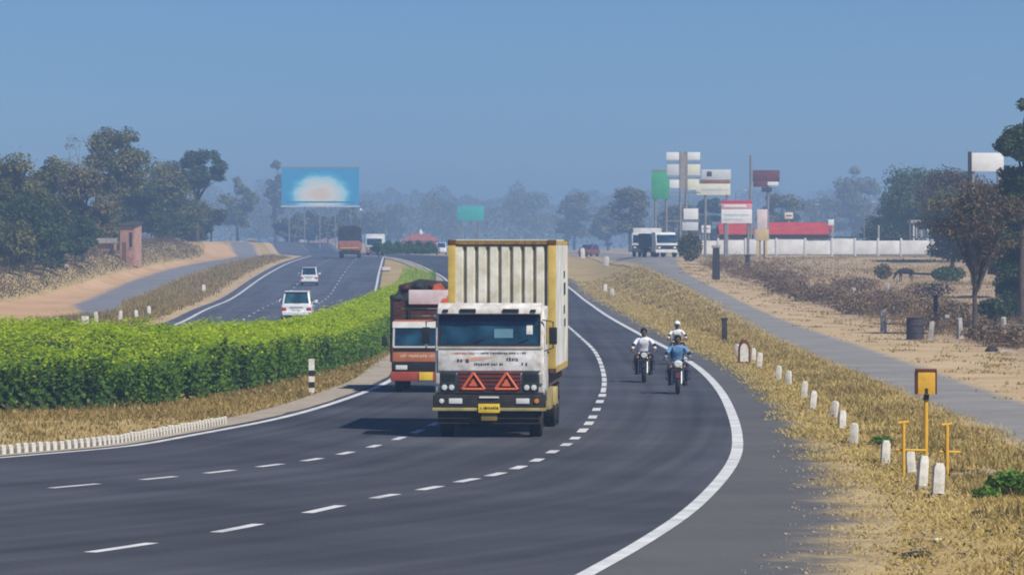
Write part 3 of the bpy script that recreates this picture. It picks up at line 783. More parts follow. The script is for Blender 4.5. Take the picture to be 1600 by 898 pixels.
def tree(name, label, base, h, crown, n, mat, seed, size=.3, clumps=26, bark=None, low=.25, group=None, trunk_r=None, flat=.8, fork=None, cat='tree', lean=(0, 0), cr=.50, nlimb=12):
    """crown = (half width, half depth); low = height of the lowest leaves as a share of h"""
    rg = np.random.default_rng(seed); bark = bark or m_bark; clumps = int(clumps * 1.9); cr *= .76
    root = thing(name, label, cat, base, 0, group)
    cz = h * (low + (1 - low) / 2); rz = h * (1 - low) / 2
    C = []
    while len(C) < clumps:
        d = rg.normal(size=3); d /= np.linalg.norm(d); d *= rg.uniform(.25, 1.0) ** .5
        C.append((d[0] * crown[0] * .82 + lean[0], d[1] * crown[1] * .82 + lean[1], cz + d[2] * rz * .86))
    C = np.array(C); rc = rg.uniform(.55, 1.25, clumps) * cr * min(crown[0], rz * 1.3)
    k = rg.choice(clumps, n, p=rc ** 2 / (rc ** 2).sum())
    D = rg.normal(size=(n, 3)); D /= np.linalg.norm(D, axis=1)[:, None]
    D[:, 2] = np.where(D[:, 2] < -.3, D[:, 2] * .5, D[:, 2])
    P = C[k] + D * (rc[k] * rg.uniform(.45, 1.12, n))[:, None] * np.array([1, 1, flat])
    loose = rg.random(n) < .05
    P[loose] += rg.normal(0, .07, (loose.sum(), 3)) * min(crown[0], rz)
    P[:, 2] = np.maximum(P[:, 2], .1)
    tag(link('crown', leaves('crown', P, size, up=.25, rng=rg, nrm=D * .7), mat, root), kind=None)
    tr = trunk_r or h * .022
    top = h * (low + .38 * (1 - low)) if not fork else h * fork
    bend = [(rg.normal(0, .02) * h, rg.normal(0, .02) * h) for _ in range(3)]
    pts = [(0, 0, -.3), (bend[0][0] * .3, bend[0][1] * .3, top * .35), (bend[1][0] * .7 + lean[0] * .4, bend[1][1] * .7, top * .7), (lean[0] * .8 + bend[2][0], lean[1] * .8 + bend[2][1], top)]
    mb = MB().tube(pts, [tr * 1.25, tr, tr * .85, tr * .6], 9)
    mb.build('trunk', bark, root, smooth=True)
    order = np.argsort(C[:, 2])
    lb = MB()
    for q in order[:: max(1, clumps // nlimb)]:
        s = rg.uniform(.45, 1.0); a = Vector(pts[2]).lerp(Vector(pts[3]), s) if s > .6 else Vector(pts[1]).lerp(Vector(pts[2]), s + .3)
        b = Vector(C[q]); mid = a.lerp(b, .5) + Vector((rg.normal(0, .05) * h * .5, rg.normal(0, .05) * h * .5, .03 * h))
        lb.tube([a, mid, b], [tr * (.75 if fork else .5), tr * (.45 if fork else .3), tr * .12], 6)
    lb.build('limbs', bark, root, smooth=True)
    return root

def ptree(name, label, u, vtop, hw, Y, n, mat, seed, **k):
    b = far(u, Y); h = zat(vtop, Y) - b[2]; w = hw * Y / F
    return tree(name, label, b, h, (w, w), n, mat, seed, **k)

# the wood on the left bank
LG = 'trees on the left bank'
ptree('bank_tree', 'tallest tree of the left wood, rounded dark top above the brick hut', 180, 194, 50, 490, 14000, m_olive, 31, low=.34, clumps=22, size=.36, group=LG)
ptree('bank_tree', 'dark flat topped tree at the right end of the left wood', 308, 231, 55, 600, 12000, m_dkgreen, 32, low=.46, clumps=18, size=.36, group=LG, cr=.36)
ptree('bank_tree', 'low dark bush tree hanging at the right edge of the left wood', 330, 318, 30, 640, 2200, m_dkgreen, 33, low=.30, clumps=10, size=.34, group=LG)
ptree('bank_tree', 'broad olive tree between the tallest and flat topped trees', 245, 244, 52, 565, 14000, m_olive, 34, low=.12, clumps=26, size=.34, group=LG)
ptree('bank_tree', 'round tree with dry pale leaves left of the brick hut', 130, 258, 52, 430, 14000, m_drytree, 35, low=.15, clumps=26, size=.32, group=LG)
ptree('bank_tree', 'tree with dark top second from the left frame edge', 88, 238, 48, 440, 13000, m_olive, 36, low=.10, clumps=22, size=.34, group=LG)
ptree('bank_tree', 'big dark tree cut by the left frame edge', 8, 222, 62, 400, 15000, m_olive, 37, low=.08, clumps=26, size=.34, group=LG)
ptree('bank_tree', 'low dense dark green tree at the lower left of the wood', 45, 300, 66, 384, 15000, m_dkgreen, 38, low=.05, clumps=30, size=.30, group=LG)
ptree('bank_tree', 'dense tree behind the brick hut', 215, 285, 46, 530, 9000, m_dkgreen, 39, low=.05, clumps=18, size=.36, group=LG)
ptree('bank_tree', 'olive bush tree right of the brick hut', 285, 296, 48, 595, 11000, m_olive, 40, low=.02, clumps=24, size=.32, group=LG)
ptree('bank_tree', 'shadowed bush tree left of the brick hut wall', 118, 330, 36, 420, 7000, m_dkgreen, 44, low=.03, clumps=16, size=.30, group=LG)
ptree('bank_tree', 'bare pale twiggy tree rising faintly behind the wood', 115, 205, 34, 520, 700, m_drytree, 45, low=.3, clumps=12, size=.3, bark=m_barkpale, group=LG, nlimb=12, trunk_r=.16)

for k, (u, vt, hw_, Y_, mt) in enumerate([(70, 352, 40, 395, 0), (160, 318, 34, 485, 1), (262, 330, 40, 560, 0), (15, 345, 44, 372, 1), (305, 345, 34, 625, 0)]):
    ptree('bank_tree', ('leafy undergrowth tree left of centre at the foot of the wood', 'undergrowth tree just above the pink wall', 'dark undergrowth tree right behind the hut', 'undergrowth tree at the lower left frame edge', 'undergrowth tree below the flat topped tree')[k], u, vt, hw_, Y_, 9000, (m_dkgreen, m_olive)[mt], 300 + k, low=.02, clumps=26, size=.32, group=LG)
# trees fading into the haze
HG = 'trees fading in the haze'
ptree('hazy_tree', 'bluish hazy tree just right of the left wood', 372, 275, 30, 1050, 3500, m_olive, 51, low=.1, clumps=14, size=.9, group=HG)
ptree('hazy_tree', 'tall narrow hazy tree left of the blue billboard', 431, 236, 20, 1250, 2600, m_olive, 52, low=.2, clumps=16, size=.95, group=HG, cr=.5)
ptree('hazy_tree', 'hazy bush tree below left of the blue billboard', 405, 318, 34, 1750, 4000, m_olive, 53, low=.02, clumps=16, size=.95, group=HG)
ptree('hazy_tree', 'hazy tree right of centre, left of the tall pair', 897, 299, 32, 1300, 4500, m_olive, 54, low=.05, clumps=16, size=.95, group=HG)
ptree('hazy_tree', 'greenish hazy tree behind the two parked lorries', 985, 281, 34, 900, 5200, m_olive, 55, low=.1, clumps=18, size=.65, group=HG)
ptree('hazy_tree', 'lower hazy tree right behind the tall sign mast', 1062, 318, 40, 900, 5200, m_olive, 56, low=.02, clumps=18, size=.65, group=HG)
ptree('hazy_tree', 'hazy dark tree between the sign mast and red billboard', 1112, 300, 24, 820, 4200, m_dkgreen, 57, low=.02, clumps=14, size=.65, group=HG)
ptree('hazy_tree', 'hazy tree behind the maroon hoarding', 1215, 292, 36, 900, 4800, m_olive, 58, low=.05, clumps=16, size=.65, group=HG)
ptree('hazy_tree', 'tall rounded blue hazy tree left of the green trees', 1337, 254, 40, 1250, 6000, m_olive, 59, low=.05, clumps=20, size=.95, group=HG)
ptree('hazy_tree', 'faint low hazy tree left of the tall rounded one', 1280, 300, 34, 1350, 4200, m_olive, 60, low=.02, clumps=16, size=.95, group=HG)
ptree('hazy_tree', 'faint hazy tree above the distant white van', 820, 290, 40, 1750, 4200, m_olive, 61, low=.02, clumps=16, size=1.2, group=HG)
ptree('hazy_tree', 'faint hazy tree left of the distant green board', 690, 303, 36, 1750, 4000, m_olive, 62, low=.02, clumps=16, size=1.2, group=HG)

for k, (u, vt, hw_, Y_) in enumerate([(452, 338, 24, 1020), (482, 330, 26, 1100), (512, 334, 22, 1040), (545, 326, 24, 1150), (610, 318, 30, 1500), (580, 326, 22, 1300), (950, 318, 26, 1150)]):
    ptree('hazy_tree', ('hazy tree under the left end of the blue billboard', 'hazy tree under the middle of the blue billboard', 'hazy bush tree between the posts of the blue billboard', 'hazy tree under the right end of the blue billboard', 'faint tree left of the red domed shrine', 'faint tree above the white topped lorry', 'faint tree left of the greenish one behind the lorries')[k], u, vt, hw_, Y_, 3000, m_olive, 400 + k, low=.02, clumps=16, size=.95, group=HG)
# the far wood closing the view, one mass
rg = np.random.default_rng(77); n = 70000
x = rg.uniform(-430, 430, n); yy = 2300 + 160 * rg.random(n)
hh = 28 + 4.5 * fbm2(x * .05, yy * 0, 1.7) + 2.2 * np.sin(x * .19 + 1) + 1.6 * np.sin(x * .47)
z = g(x, yy) + hh * rg.random(n) ** .55
tag(link('far_wood', leaves('far_wood', np.c_[x, yy, z], 1.7, up=.2, rng=rg), m_olive), 'blue hazy wood closing the view across the horizon', 'wood', kind='stuff')

rg = np.random.default_rng(78); n = 40000
x = rg.uniform(-330, 330, n); yy = 1560 + 90 * rg.random(n)
hh = 14.5 + 3.4 * fbm2(x * .06, yy * 0, 1.9) + 1.8 * np.sin(x * .23 + 2) + 1.2 * np.sin(x * .61)
z = g(x, yy) + hh * rg.random(n) ** .6
tag(link('far_wood', leaves('far_wood', np.c_[x, yy, z], 1.2, up=.2, rng=rg), m_olive), 'nearer lower hazy belt of trees before the far wood', 'wood', kind='stuff')

# right-hand trees
RG = 'trees on the right'
ptree('field_tree', 'bushy yellow green tree behind the white wall', 1432, 252, 62, 520, 15000, m_yelgreen, 71, low=.05, clumps=28, size=.34, group=RG)
ptree('field_tree', 'dark green tree left of the yellow green one, above the white wall', 1392, 318, 44, 545, 8000, m_dkgreen, 72, low=.02, clumps=18, size=.34, group=RG)
b = at(1522, 522)
tree('field_tree', 'thin tree with leaning dark trunk and sparse brown crown on the right', b, zat(262, b[1]) - b[2], (2.5, 2.4), 6200, m_brownleaf, 73, low=.40, clumps=30, size=.16, group=RG, trunk_r=.12, fork=.36, lean=(.30, 0), cr=.36, nlimb=13)
ptree('field_tree', 'brown half bare tree behind the thin one', 1490, 262, 70, 420, 16000, m_brownleaf, 74, low=.22, clumps=30, size=.26, group=RG, cr=.36, nlimb=16)
ptree('field_tree', 'tall dark green tree cut by the right frame edge', 1598, 150, 42, 235, 15000, m_dkgreen, 75, trunk_r=.13, low=.42, clumps=26, size=.20, group=RG)
ptree('field_tree', 'dark spreading tree below the tall one at the right edge', 1594, 285, 60, 245, 16000, m_dkgreen, 76, trunk_r=.11, low=.10, clumps=24, size=.20, group=RG, cr=.42)
ptree('field_tree', 'brown leaved tree between the thin tree and right edge', 1560, 270, 44, 300, 15000, m_brownleaf, 77, low=.12, clumps=24, size=.22, group=RG, cr=.4)
weed('dark_bush', 'dark rounded bush right of the thin tree trunk', 1552, 508, 1.05, 1.5, 2600, m_dkgreen, 24, .17)
weed('dark_bush', 'small dark bush at the right edge behind the thin tree', 1592, 500, .9, 1.5, 1700, m_dkgreen, 25, .17)
weed('olive_bush', 'olive bush in front of the sign mast beside the parked lorries', 1078, 408, 1.25, 2.9, 2200, m_olive, 26, .26)
weed('olive_bush', 'yellow olive bush in the field left of the cow', 1380, 436, .75, 1.3, 800, m_drytree, 27, .2)
weed('olive_bush', 'low olive bush under the thin tree crown', 1482, 440, 1.4, 1.3, 1400, m_yelgreen, 28, .24)

ptree('field_tree', 'dense dark olive tree filling the gap behind the thin tree', 1530, 318, 48, 330, 12000, m_olive, 78, low=.04, clumps=26, size=.24, group=RG)
ptree('field_tree', 'low dark green tree at the right edge under the spreading one', 1588, 372, 36, 262, 9000, m_dkgreen, 79, low=.02, clumps=22, size=.20, group=RG)
m_brownbush = leaf_mat('brown_bush_leaf', [(.08, .050, .030), (.16, .105, .06), (.26, .175, .095), (.21, .175, .07)], transl=.2, big=.9)
for k, (u, v, r_, h_) in enumerate(sorted([(1228, 458, 1.5, 1.1), (1262, 470, 1.6, 1.2), (1300, 474, 1.5, 1.4), (1340, 490, 1.4, 1.2), (1372, 478, 1.7, 1.5), (1408, 492, 1.4, 1.3), (1446, 486, 1.6, 1.5), (1486, 498, 1.3, 1.3), (1512, 512, 1.1, 1.0), (1580, 540, 1.1, 1.0), (1210, 440, 1.6, 1.2), (1340, 452, 1.7, 1.1), (1450, 462, 1.6, 1.1), (1540, 530, 1.0, .8)])):
    weed('brown_bush', '%s low brown bush from the left in the scrub belt of the field' % ORD_[k], u, v, r_ * 1.15, h_ * .85, 1100, m_brownbush, 500 + k, .17)

ptree('field_tree', 'broad olive tree behind the thin tree, left of the white hoarding', 1488, 283, 54, 370, 13000, m_olive, 80, low=.12, clumps=28, size=.25, group=RG)
ptree('field_tree', 'dark green tree filling the right edge below the white hoarding', 1582, 276, 40, 285, 11000, m_dkgreen, 81, low=.15, clumps=24, size=.22, group=RG)
# ================================================================== VEHICLES
m_rub = M('tyre_rubber', (.018, .018, .019), rough=.9, var=.3, scale=8)
m_rim = M('wheel_rim', (.20, .19, .18), rough=.6, var=.3, scale=6, metal=.3)
m_chas = M('chassis_grime', (.028, .024, .022), rough=.85, var=.4, scale=5)
m_black = M('black_plastic', (.016, .016, .018), rough=.55, var=.3, scale=5)
m_cab = M('truck_white_paint', (.50, .46, .40), rough=.5, var=.16, scale=4.0, col2=(.84, .83, .81), detail=10, coat=.15)
m_grime = M('dusty_white_paint', (.44, .41, .37), rough=.7, var=.2, scale=3)
m_cont = M('container_cream', (.54, .50, .36), rough=.65, var=.14, scale=2.4, col2=(.76, .75, .68), detail=10)
m_conty = M('container_yellow', (.52, .37, .09), rough=.6, var=.22, scale=2.2, detail=8)
m_contr = M('container_rust', (.10, .045, .02), rough=.85, var=.45, scale=4)
m_glass = glass_mat('windscreen_glass', (.012, .045, .075))
m_glass2 = glass_mat('teal_glass', (.02, .085, .11))
m_lamp = M('lamp_lens', (.62, .64, .62), rough=.2, var=.1, spec=.6)
m_amber = M('amber_lens', (.60, .22, .03), rough=.3, var=.1)
m_redlens = M('red_lens', (.42, .02, .02), rough=.3, var=.15)
m_hazard = M('hazard_orange', (.62, .13, .045), rough=.5, var=.12)
m_maroon = M('grille_maroon', (.16, .025, .018), rough=.6, var=.3, scale=7)
m_plate = M('plate_yellow', (.72, .50, .04), rough=.5, var=.1, scale=8)
m_orange = M('truck_orange_paint', (.46, .155, .07), rough=.5, var=.18, scale=2.5, coat=.15)
m_rust_red = M('truck_red_paint', (.34, .06, .035), rough=.55, var=.25, scale=2.5)
m_maroonbody = M('maroon_body', (.06, .022, .022), rough=.7, var=.35, scale=3)
m_steel = M('steel', (.35, .35, .35), rough=.4, var=.15, metal=.7)
m_print = M('sign_blue_black', (.05, .06, .12), rough=.6, var=.2)
m_printred = M('sign_red', (.50, .09, .05), rough=.6, var=.2)
m_carwhite = M('car_white_paint', (.74, .75, .77), rough=.3, var=.05, coat=.6)
m_tarp = M('black_tarpaulin', (.035, .038, .045), rough=.8, var=.4, scale=1.5, bump=.4)

def wheel(parent, x, y, r, w, dual=False):
    """one wheel, its axle along x"""
    t = MB()
    prof = [(-.5, .62), (-.5, .93), (-.40, 1.0), (.40, 1.0), (.5, .93), (.5, .62)]
    n = 22; vs = []; fs = []
    for i in range(n):
        a = 2 * math.pi * i / n
        for px, pr in prof: vs.append((x + px * w, y + r * pr * math.cos(a), r + r * pr * math.sin(a)))
    m = len(prof)
    for i in range(n):
        for k in range(m): fs.append((i * m + k, ((i + 1) % n) * m + k, ((i + 1) % n) * m + (k + 1) % m, i * m + (k + 1) % m))
    t.add(vs, fs)
    wo_ = t.build('wheel', m_rub, parent, smooth=True)
    rm = MB().tube([(x - w * .38, y, r), (x + w * .38, y, r)], r * .63, 16)
    rm.tube([(x - w * .5, y, r), (x + w * .5, y, r)], r * .2, 10)
    rm.build('rim', m_rim, wo_, bevel=.01)
    return wo_

# ---- the container truck in front --------------------------------
TY = math.radians(-3.4)
tx, ty_ = un(765, 683.5)
TR = thing('container_truck', 'white fronted container truck with orange warning triangles leading on the highway', 'truck', (tx, ty_, 0), TY)
W = 1.22
# cab: side profile in (y,z), front at y=0
cabp = [(0.02, .98), (-.02, 1.30), (.0, 1.98), (.16, 2.74), (.26, 2.88), (1.75, 2.92), (1.80, 2.80), (1.80, .98)]
MB().prism(cabp, -W, W, 'x').build('cab', m_cab, TR, bevel=.05, seg=3)
# windscreen set in a rubber frame that stands proud of the cab front
slope = Matrix.Rotation(-math.atan2(.16, .76), 3, 'X')
def onfront(x0, x1, z0, z1, name, mat, parent=TR, t=.02, out=.015, bevel=.006):
    """a panel lying on the sloped upper cab front"""
    def py(z): return .0 + .16 * (z - 1.98) / .76 - out
    mb = MB(); ys0, ys1 = py(z0), py(z1)
    vs = [(x0, ys0, z0), (x1, ys0, z0), (x1, ys1, z1), (x0, ys1, z1)]
    vs += [(a, b - t, c) for a, b, c in vs]
    mb.add(vs, [(0, 1, 2, 3), (7, 6, 5, 4), (0, 4, 5, 1), (1, 5, 6, 2), (2, 6, 7, 3), (3, 7, 4, 0)])
    return mb.build(name, mat, parent, bevel=bevel, seg=1)
for a in ((-1.14, 1.14, 2.04, 2.085), (-1.14, 1.14, 2.70, 2.735)):
    onfront(*a, 'screen_seal', m_black, t=.035)
for x in (-1.14, 1.105): onfront(x, x + .035, 2.085, 2.70, 'screen_seal', m_black, t=.035)
ws = onfront(-1.105, 1.105, 2.085, 2.70, 'windscreen', m_glass, t=.012)
onfront(-1.10, 1.10, 2.59, 2.68, 'sun_strip', M('sun_strip', (.02, .03, .10), rough=.3), ws, t=.006, out=.030)
onfront(.82, .96, 2.30, 2.52, 'sticker', m_white, ws, t=.004, out=.031)
onfront(.10, .52, 2.22, 2.42, 'sticker', M('sticker_teal', (.10, .22, .28)), ws, t=.004, out=.031)
# wipers
for x in (-.55, .45):
    MB().tube([(x, -.035, 2.03), (x + .42, .0, 2.20)], .012, 5).build('wiper', m_black, TR)
# roof visor with lamps
MB().prism([(-.10, 2.76), (.02, 2.74), (.30, 2.96), (.24, 3.0), (-.06, 2.90)], -1.16, 1.16, 'x').build('roof_visor', m_cab, TR, bevel=.02)
for x0, x1 in ((-.66, -.30), (.30, .66)): MB().span(x0, x1, -.125, -.08, 2.79, 2.87).build('roof_lamp', m_black, TR, bevel=.01)
for x in (-.98, .98): MB().span(x - .06, x + .06, -.125, -.08, 2.80, 2.86).build('marker_lamp', m_black, TR, bevel=.01)
# front panel with lettering strips
MB().span(-1.15, 1.15, -.055, -.02, 1.49, 1.99).build('front_panel', m_cab, TR, bevel=.015)
MB().span(-1.19, 1.19, -.075, -.055, 1.975, 2.03).build('wiper_panel', m_grime, TR, bevel=.008)
r = random.Random(4)
def letters(x0, x1, z, hgt, mat, name='lettering', y=-.0585, parent=TR, n=None):
    """a line of painted letter strokes, too small to read"""
    x = x0
    while x < x1:
        mb = MB(); w = hgt * r.uniform(.45, .8); c = hgt * .16
        k0, k1 = r.uniform(0, .25) * hgt, r.uniform(.75, 1.0) * hgt; w *= r.uniform(.35, 1.0)
        poly = [(x, z + k0), (x + w, z + k0 + c * r.uniform(-.5, .5)), (x + w, z + k1 * r.uniform(.7, 1)), (x + w * .5, z + k1), (x, z + k1 * .9)]
        mb.prism(poly, y - .003, y, 'y').build(name, mat, parent)
        x += w + hgt * (.22 if r.random() < .8 else .7)
letters(-.85, -.35, 1.855, .05, m_printred)
letters(-.30, .80, 1.86, .05, m_print)
letters(-.72, -.48, 1.66, .11, m_print)
letters(.38, .62, 1.70, .09, m_print)
letters(-.34, .28, 1.60, .07, m_print)
letters(.72, .86, 1.60, .08, m_print)
MB().prism([(-.80, 1.72), (-.30, 1.80), (.1, 1.79), (-.4, 1.70)], -.0605, -.0565, 'y').build('painted_swoosh', M('paint_orange_pale', (.62, .36, .24)), TR)
# grille between two lamp recesses
MB().span(-.70, .70, -.065, -.02, 1.02, 1.47).build('grille', m_maroon, TR, bevel=.012)
for k in range(5): MB().span(-.70, .70, -.078, -.066, 1.06 + k * .088, 1.085 + k * .088).build('grille_slat', m_chas, TR)
for x in (-.36, .38):
    o = MB(); s = .25; z0 = 1.08
    for (a, b) in (((x - s, z0), (x + s, z0)), ((x + s, z0), (x, z0 + s * 1.45)), ((x, z0 + s * 1.45), (x - s, z0))):
        o.tube([(a[0], -.095, a[1]), (b[0], -.095, b[1])], .032, 6)
    o.build('hazard_triangle', m_hazard, TR)
    MB().prism([(x - .10, z0 + .07), (x + .10, z0 + .07), (x, z0 + .24)], -.096, -.084, 'y').build('hazard_triangle', m_hazard, TR)
for s in (-1, 1):
    x0, x1 = sorted((s * .74, s * 1.10))
    rec = MB().span(x0, x1, -.062, -.02, 1.01, 1.46).build('lamp_recess', M('recess_green_black', (.02, .032, .03), rough=.5), TR, bevel=.012)
    for k in range(3): MB().span(x0 + .03, x1 - .03, -.072, -.062, 1.27 + k * .055, 1.295 + k * .055).build('vent_slat', m_black, rec)
    for q in (-.085, .075):
        MB().tube([(s * .92 + q, -.088, 1.12), (s * .92 + q, -.06, 1.12)], .062, 14).build('headlight', m_lamp, rec, bevel=.006)
    xa, xb = sorted((s * 1.115, s * 1.20))
    MB().span(xa, xb, -.05, .02, 1.20, 1.42).build('side_marker', m_grime, TR, bevel=.01)
# bumper
MB().span(-1.26, 1.26, -.16, .10, .66, .96).build('bumper', m_chas, TR, bevel=.03)
MB().span(-1.27, 1.27, -.19, -.165, .60, .67).build('bumper_bar', M('bumper_ochre', (.36, .30, .12), rough=.6, var=.3, scale=4), TR, bevel=.01)
for s in (-1, 1):
    xa, xb = sorted((s * .60, s * .90)); MB().span(xa, xb, -.185, -.155, .76, .88).build('fog_lamp', m_lamp, TR, bevel=.01)
    MB().tube([(s * 1.06, -.19, .82), (s * 1.06, -.155, .82)], .055, 12).build('indicator', m_lamp if s < 0 else m_amber, TR, bevel=.006)
MB().span(-.22, .22, -.19, -.163, .885, .925).build('badge_strip', m_lamp, TR)
MB().span(-.24, .24, -.225, -.20, .56, .76).build('number_plate', m_plate, TR, bevel=.008)
letters(-.19, .17, .63, .07, m_black, 'number_plate_lettering', y=-.2265)
MB().span(-.18, .18, -.17, -.14, .38, .56).build('tow_panel', M('tow_ochre', (.22, .15, .04)), TR, bevel=.02)
MB().prism([(-.02, .30), (.0, .60), (.6, .60), (.6, .34)], -1.16, 1.16, 'x').build('air_dam', m_chas, TR, bevel=.02)
# mirrors
for s in (-1, 1):
    mb = MB().tube([(s * 1.18, .10, 2.62), (s * 1.42, -.02, 2.58), (s * 1.42, -.02, 2.0), (s * 1.20, .08, 1.92)], .016, 6)
    mo = mb.build('mirror_arm', m_black, TR)
    MB().span(s * 1.42 - .09, s * 1.42 + .09, -.06, -.0, 2.08, 2.46).build('mirror', m_black, mo, bevel=.02)
# doors with window and handle
for s in (-1, 1):
    x = s * (W + .012)
    d = MB().span(min(x, x - s * .02), max(x, x - s * .02), .30, 1.35, 1.05, 2.72).build('door', m_cab, TR, bevel=.008)
    x2 = s * (W + .024)
    MB().prism([(.42, 2.08), (.52, 2.62), (1.26, 2.64), (1.26, 2.08)], min(x, x2), max(x, x2), 'x').build('door_window', m_glass, d)
    MB().span(min(x, x + s * .035), max(x, x + s * .035), 1.15, 1.3, 1.85, 1.9).build('door_handle', m_black, d)
# chassis, tanks, wheels
MB().span(-.45, .45, .5, 8.9, .72, 1.02).build('chassis', m_chas, TR)
MB().span(-1.2, 1.2, 2.2, 8.9, 1.06, 1.36).build('load_bed', M('load_bed_brown', (.11, .07, .05), rough=.85, var=.3, scale=3), TR)
MB().span(.75, 1.22, 2.7, 4.0, .52, 1.04).build('fuel_tank', M('tank_ochre', (.34, .27, .10), rough=.6, var=.3), TR, bevel=.05)
MB().span(1.02, 1.26, 4.2, 5.4, .58, .98).build('side_guard', M('guard_yellow', (.45, .36, .14), rough=.6, var=.3), TR, bevel=.02)
for s in (-1, 1):
    wheel(TR, s * 1.0, .72, .50, .28)
    for y in (6.3, 7.6):
        wheel(TR, s * 1.04, y, .50, .26); wheel(TR, s * .72, y, .50, .26)
    MB().prism([(.10, 1.0), (.18, 1.12), (1.28, 1.12), (1.34, 1.0), (1.26, .78), (1.12, 1.02), (.34, 1.02), (.18, .78)], s * .98 - .24, s * .98 + .24, 'x').build('wheel_arch', m_grime, TR)
    MB().span(s * .9 - .25, s * .9 + .25, 8.25, 8.27, .30, 1.0).build('mud_flap', m_black, TR)
    MB().span(s * 1.26 - .03, s * 1.26 + .03, 2.24, 2.6, 1.38, 1.48).build('marker_bracket', m_contr, TR)

# ---- the shipping container --------------------------------------
fc_ = Matrix.Rotation(TY, 3, 'Z') @ Vector((.13, 2.30, 0))
CT = thing('shipping_container', 'cream and yellow corrugated shipping container on the white truck', 'container', (tx + fc_.x, ty_ + fc_.y, 1.372), TY)
CW, CL, CH = 1.23, 6.06, 3.03
def corrugate(a0, a1, fixed, z0, z1, axis, n, depth, out):
    """trapezoid ribs between a0 and a1"""
    prof = []; p = (a1 - a0) / n
    for k in range(n):
        b = a0 + k * p
        prof += [(b, 0), (b + p * .56, 0), (b + p * .68, depth), (b + p * .88, depth), ]
    prof.append((a1, 0))
    vs = []
    for z in (z0, z1):
        for a, d in prof: vs.append((a, fixed + d * out, z) if axis == 'x' else (fixed + d * out, a, z))
    m = len(prof)
    return MB().add(vs, [(i, i + 1, m + i + 1, m + i) for i in range(m - 1)])
corrugate(-CW + .17, CW - .17, .045, .12, CH - .13, 'x', 8, .062, 1).build('front_panel', m_cont, CT)
# every rib groove of the front carries a dark grey strip
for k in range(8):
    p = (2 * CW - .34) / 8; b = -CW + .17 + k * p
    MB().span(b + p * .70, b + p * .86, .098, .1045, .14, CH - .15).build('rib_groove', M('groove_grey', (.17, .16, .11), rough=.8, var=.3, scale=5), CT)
for s in (-1, 1):
    MB().span(min(s * CW, s * (CW - .17)), max(s * CW, s * (CW - .17)), 0, .16, .0, CH).build('corner_post', m_conty, CT, bevel=.012)
    MB().span(min(s * CW, s * (CW - .17)), max(s * CW, s * (CW - .17)), CL - .16, CL, .0, CH).build('corner_post', m_conty, CT, bevel=.012)
    for y in (-.01, CL - .17):
        for z in (-.012, CH - .11):
            MB().span(min(s * (CW + .01), s * (CW - .18)), max(s * (CW + .01), s * (CW - .18)), y, y + .18, z, z + .12).build('corner_casting', m_contr, CT, bevel=.01)
    corrugate(.16, CL - .16, s * (CW - .005), .14, CH - .10, 'y', 22, .045, -s).build('side_panel', M('container_side_pale', (.52, .52, .47), rough=.7, var=.16, scale=1.4, col2=(.72, .72, .68), detail=10), CT)
    MB().span(min(s * CW, s * (CW - .06)), max(s * CW, s * (CW - .06)), .17, CL - .17, .0, .15).build('side_rail', m_conty, CT)
    MB().span(min(s * CW, s * (CW - .06)), max(s * CW, s * (CW - .06)), .17, CL - .17, CH - .10, CH - .012).build('side_rail', m_conty, CT)
MB().span(-CW + .18, CW - .18, .01, .10, CH - .10, CH - .005).build('top_rail', M('rail_rusted', (.22, .14, .05), rough=.8, var=.5, scale=6), CT)
MB().span(-CW + .18, CW - .18, .01, .10, .0, .12).build('bottom_rail', m_conty, CT)
MB().span(-CW + .06, CW - .06, .06, CL - .06, CH - .045, CH - .02).build('roof', m_cont, CT)
MB().span(-CW + .10, CW - .10, .12, CL - .12, CH - .02, CH + .018).build('roof_panel', M('roof_pale', (.60, .60, .55), rough=.7), CT)
MB().span(-CW + .17, CW - .17, CL - .06, CL - .02, .05, CH - .05).build('rear_door', m_cont, CT)
# dark stencilled marks on the right flank
for (y, z, hgt, L) in ((3.9, 2.15, .16, .5), (4.0, 1.75, .28, .7), (3.9, 1.30, .20, .5), (4.3, 1.0, .18, .4)):
    MB().span(CW + .002, CW + .008, y, y + L, z, z + hgt).build('stencil_mark', m_print, CT)

# ---- the orange truck behind -------------------------------------
ox, oy = un(666, 613)
OT = thing('orange_truck', 'small orange fronted truck with high dark body behind the white truck', 'truck', (ox, oy, 0), math.radians(-2.5))
w = 1.02
MB().prism([(0, .55), (-.02, 1.25), (.24, 1.95), (.34, 2.08), (1.5, 2.10), (1.55, .55)], -w, w, 'x').build('cab', m_orange, OT, bevel=.05, seg=3)
def on_o(x0, x1, z0, z1, name, mat, parent=OT, out=.012, t=.015):
    py = lambda z: -.02 + .26 * (z - 1.25) / .70 - out
    vs = [(x0, py(z0), z0), (x1, py(z0), z0), (x1, py(z1), z1), (x0, py(z1), z1)]; vs += [(a, b - t, c) for a, b, c in vs]
    return MB().add(vs, [(0, 1, 2, 3), (7, 6, 5, 4), (0, 4, 5, 1), (1, 5, 6, 2), (2, 6, 7, 3), (3, 7, 4, 0)]).build(name, mat, parent)
for x0, x1 in ((-.93, -.03), (.03, .93)): on_o(x0, x1, 1.36, 1.86, 'windscreen', m_glass)
on_o(-1.0, 1.0, 1.885, 2.06, 'roof_band', M('pale_band', (.55, .56, .55)), out=.02, t=.03)
for x in (-.985, -.03, .93): on_o(x, x + .055, 1.34, 1.88, 'screen_pillar', M('pillar_grey', (.40, .40, .40)), out=.022, t=.012)
on_o(-.97, .97, 1.305, 1.355, 'screen_sill', M('sill_grey', (.42, .41, .40)), out=.02, t=.02)
MB().span(-.98, .98, -.05, -.02, .90, 1.23).build('front_panel', m_orange, OT, bevel=.01)
MB().span(-.98, .98, -.062, -.05, 1.20, 1.27).build('dark_band', m_black, OT)
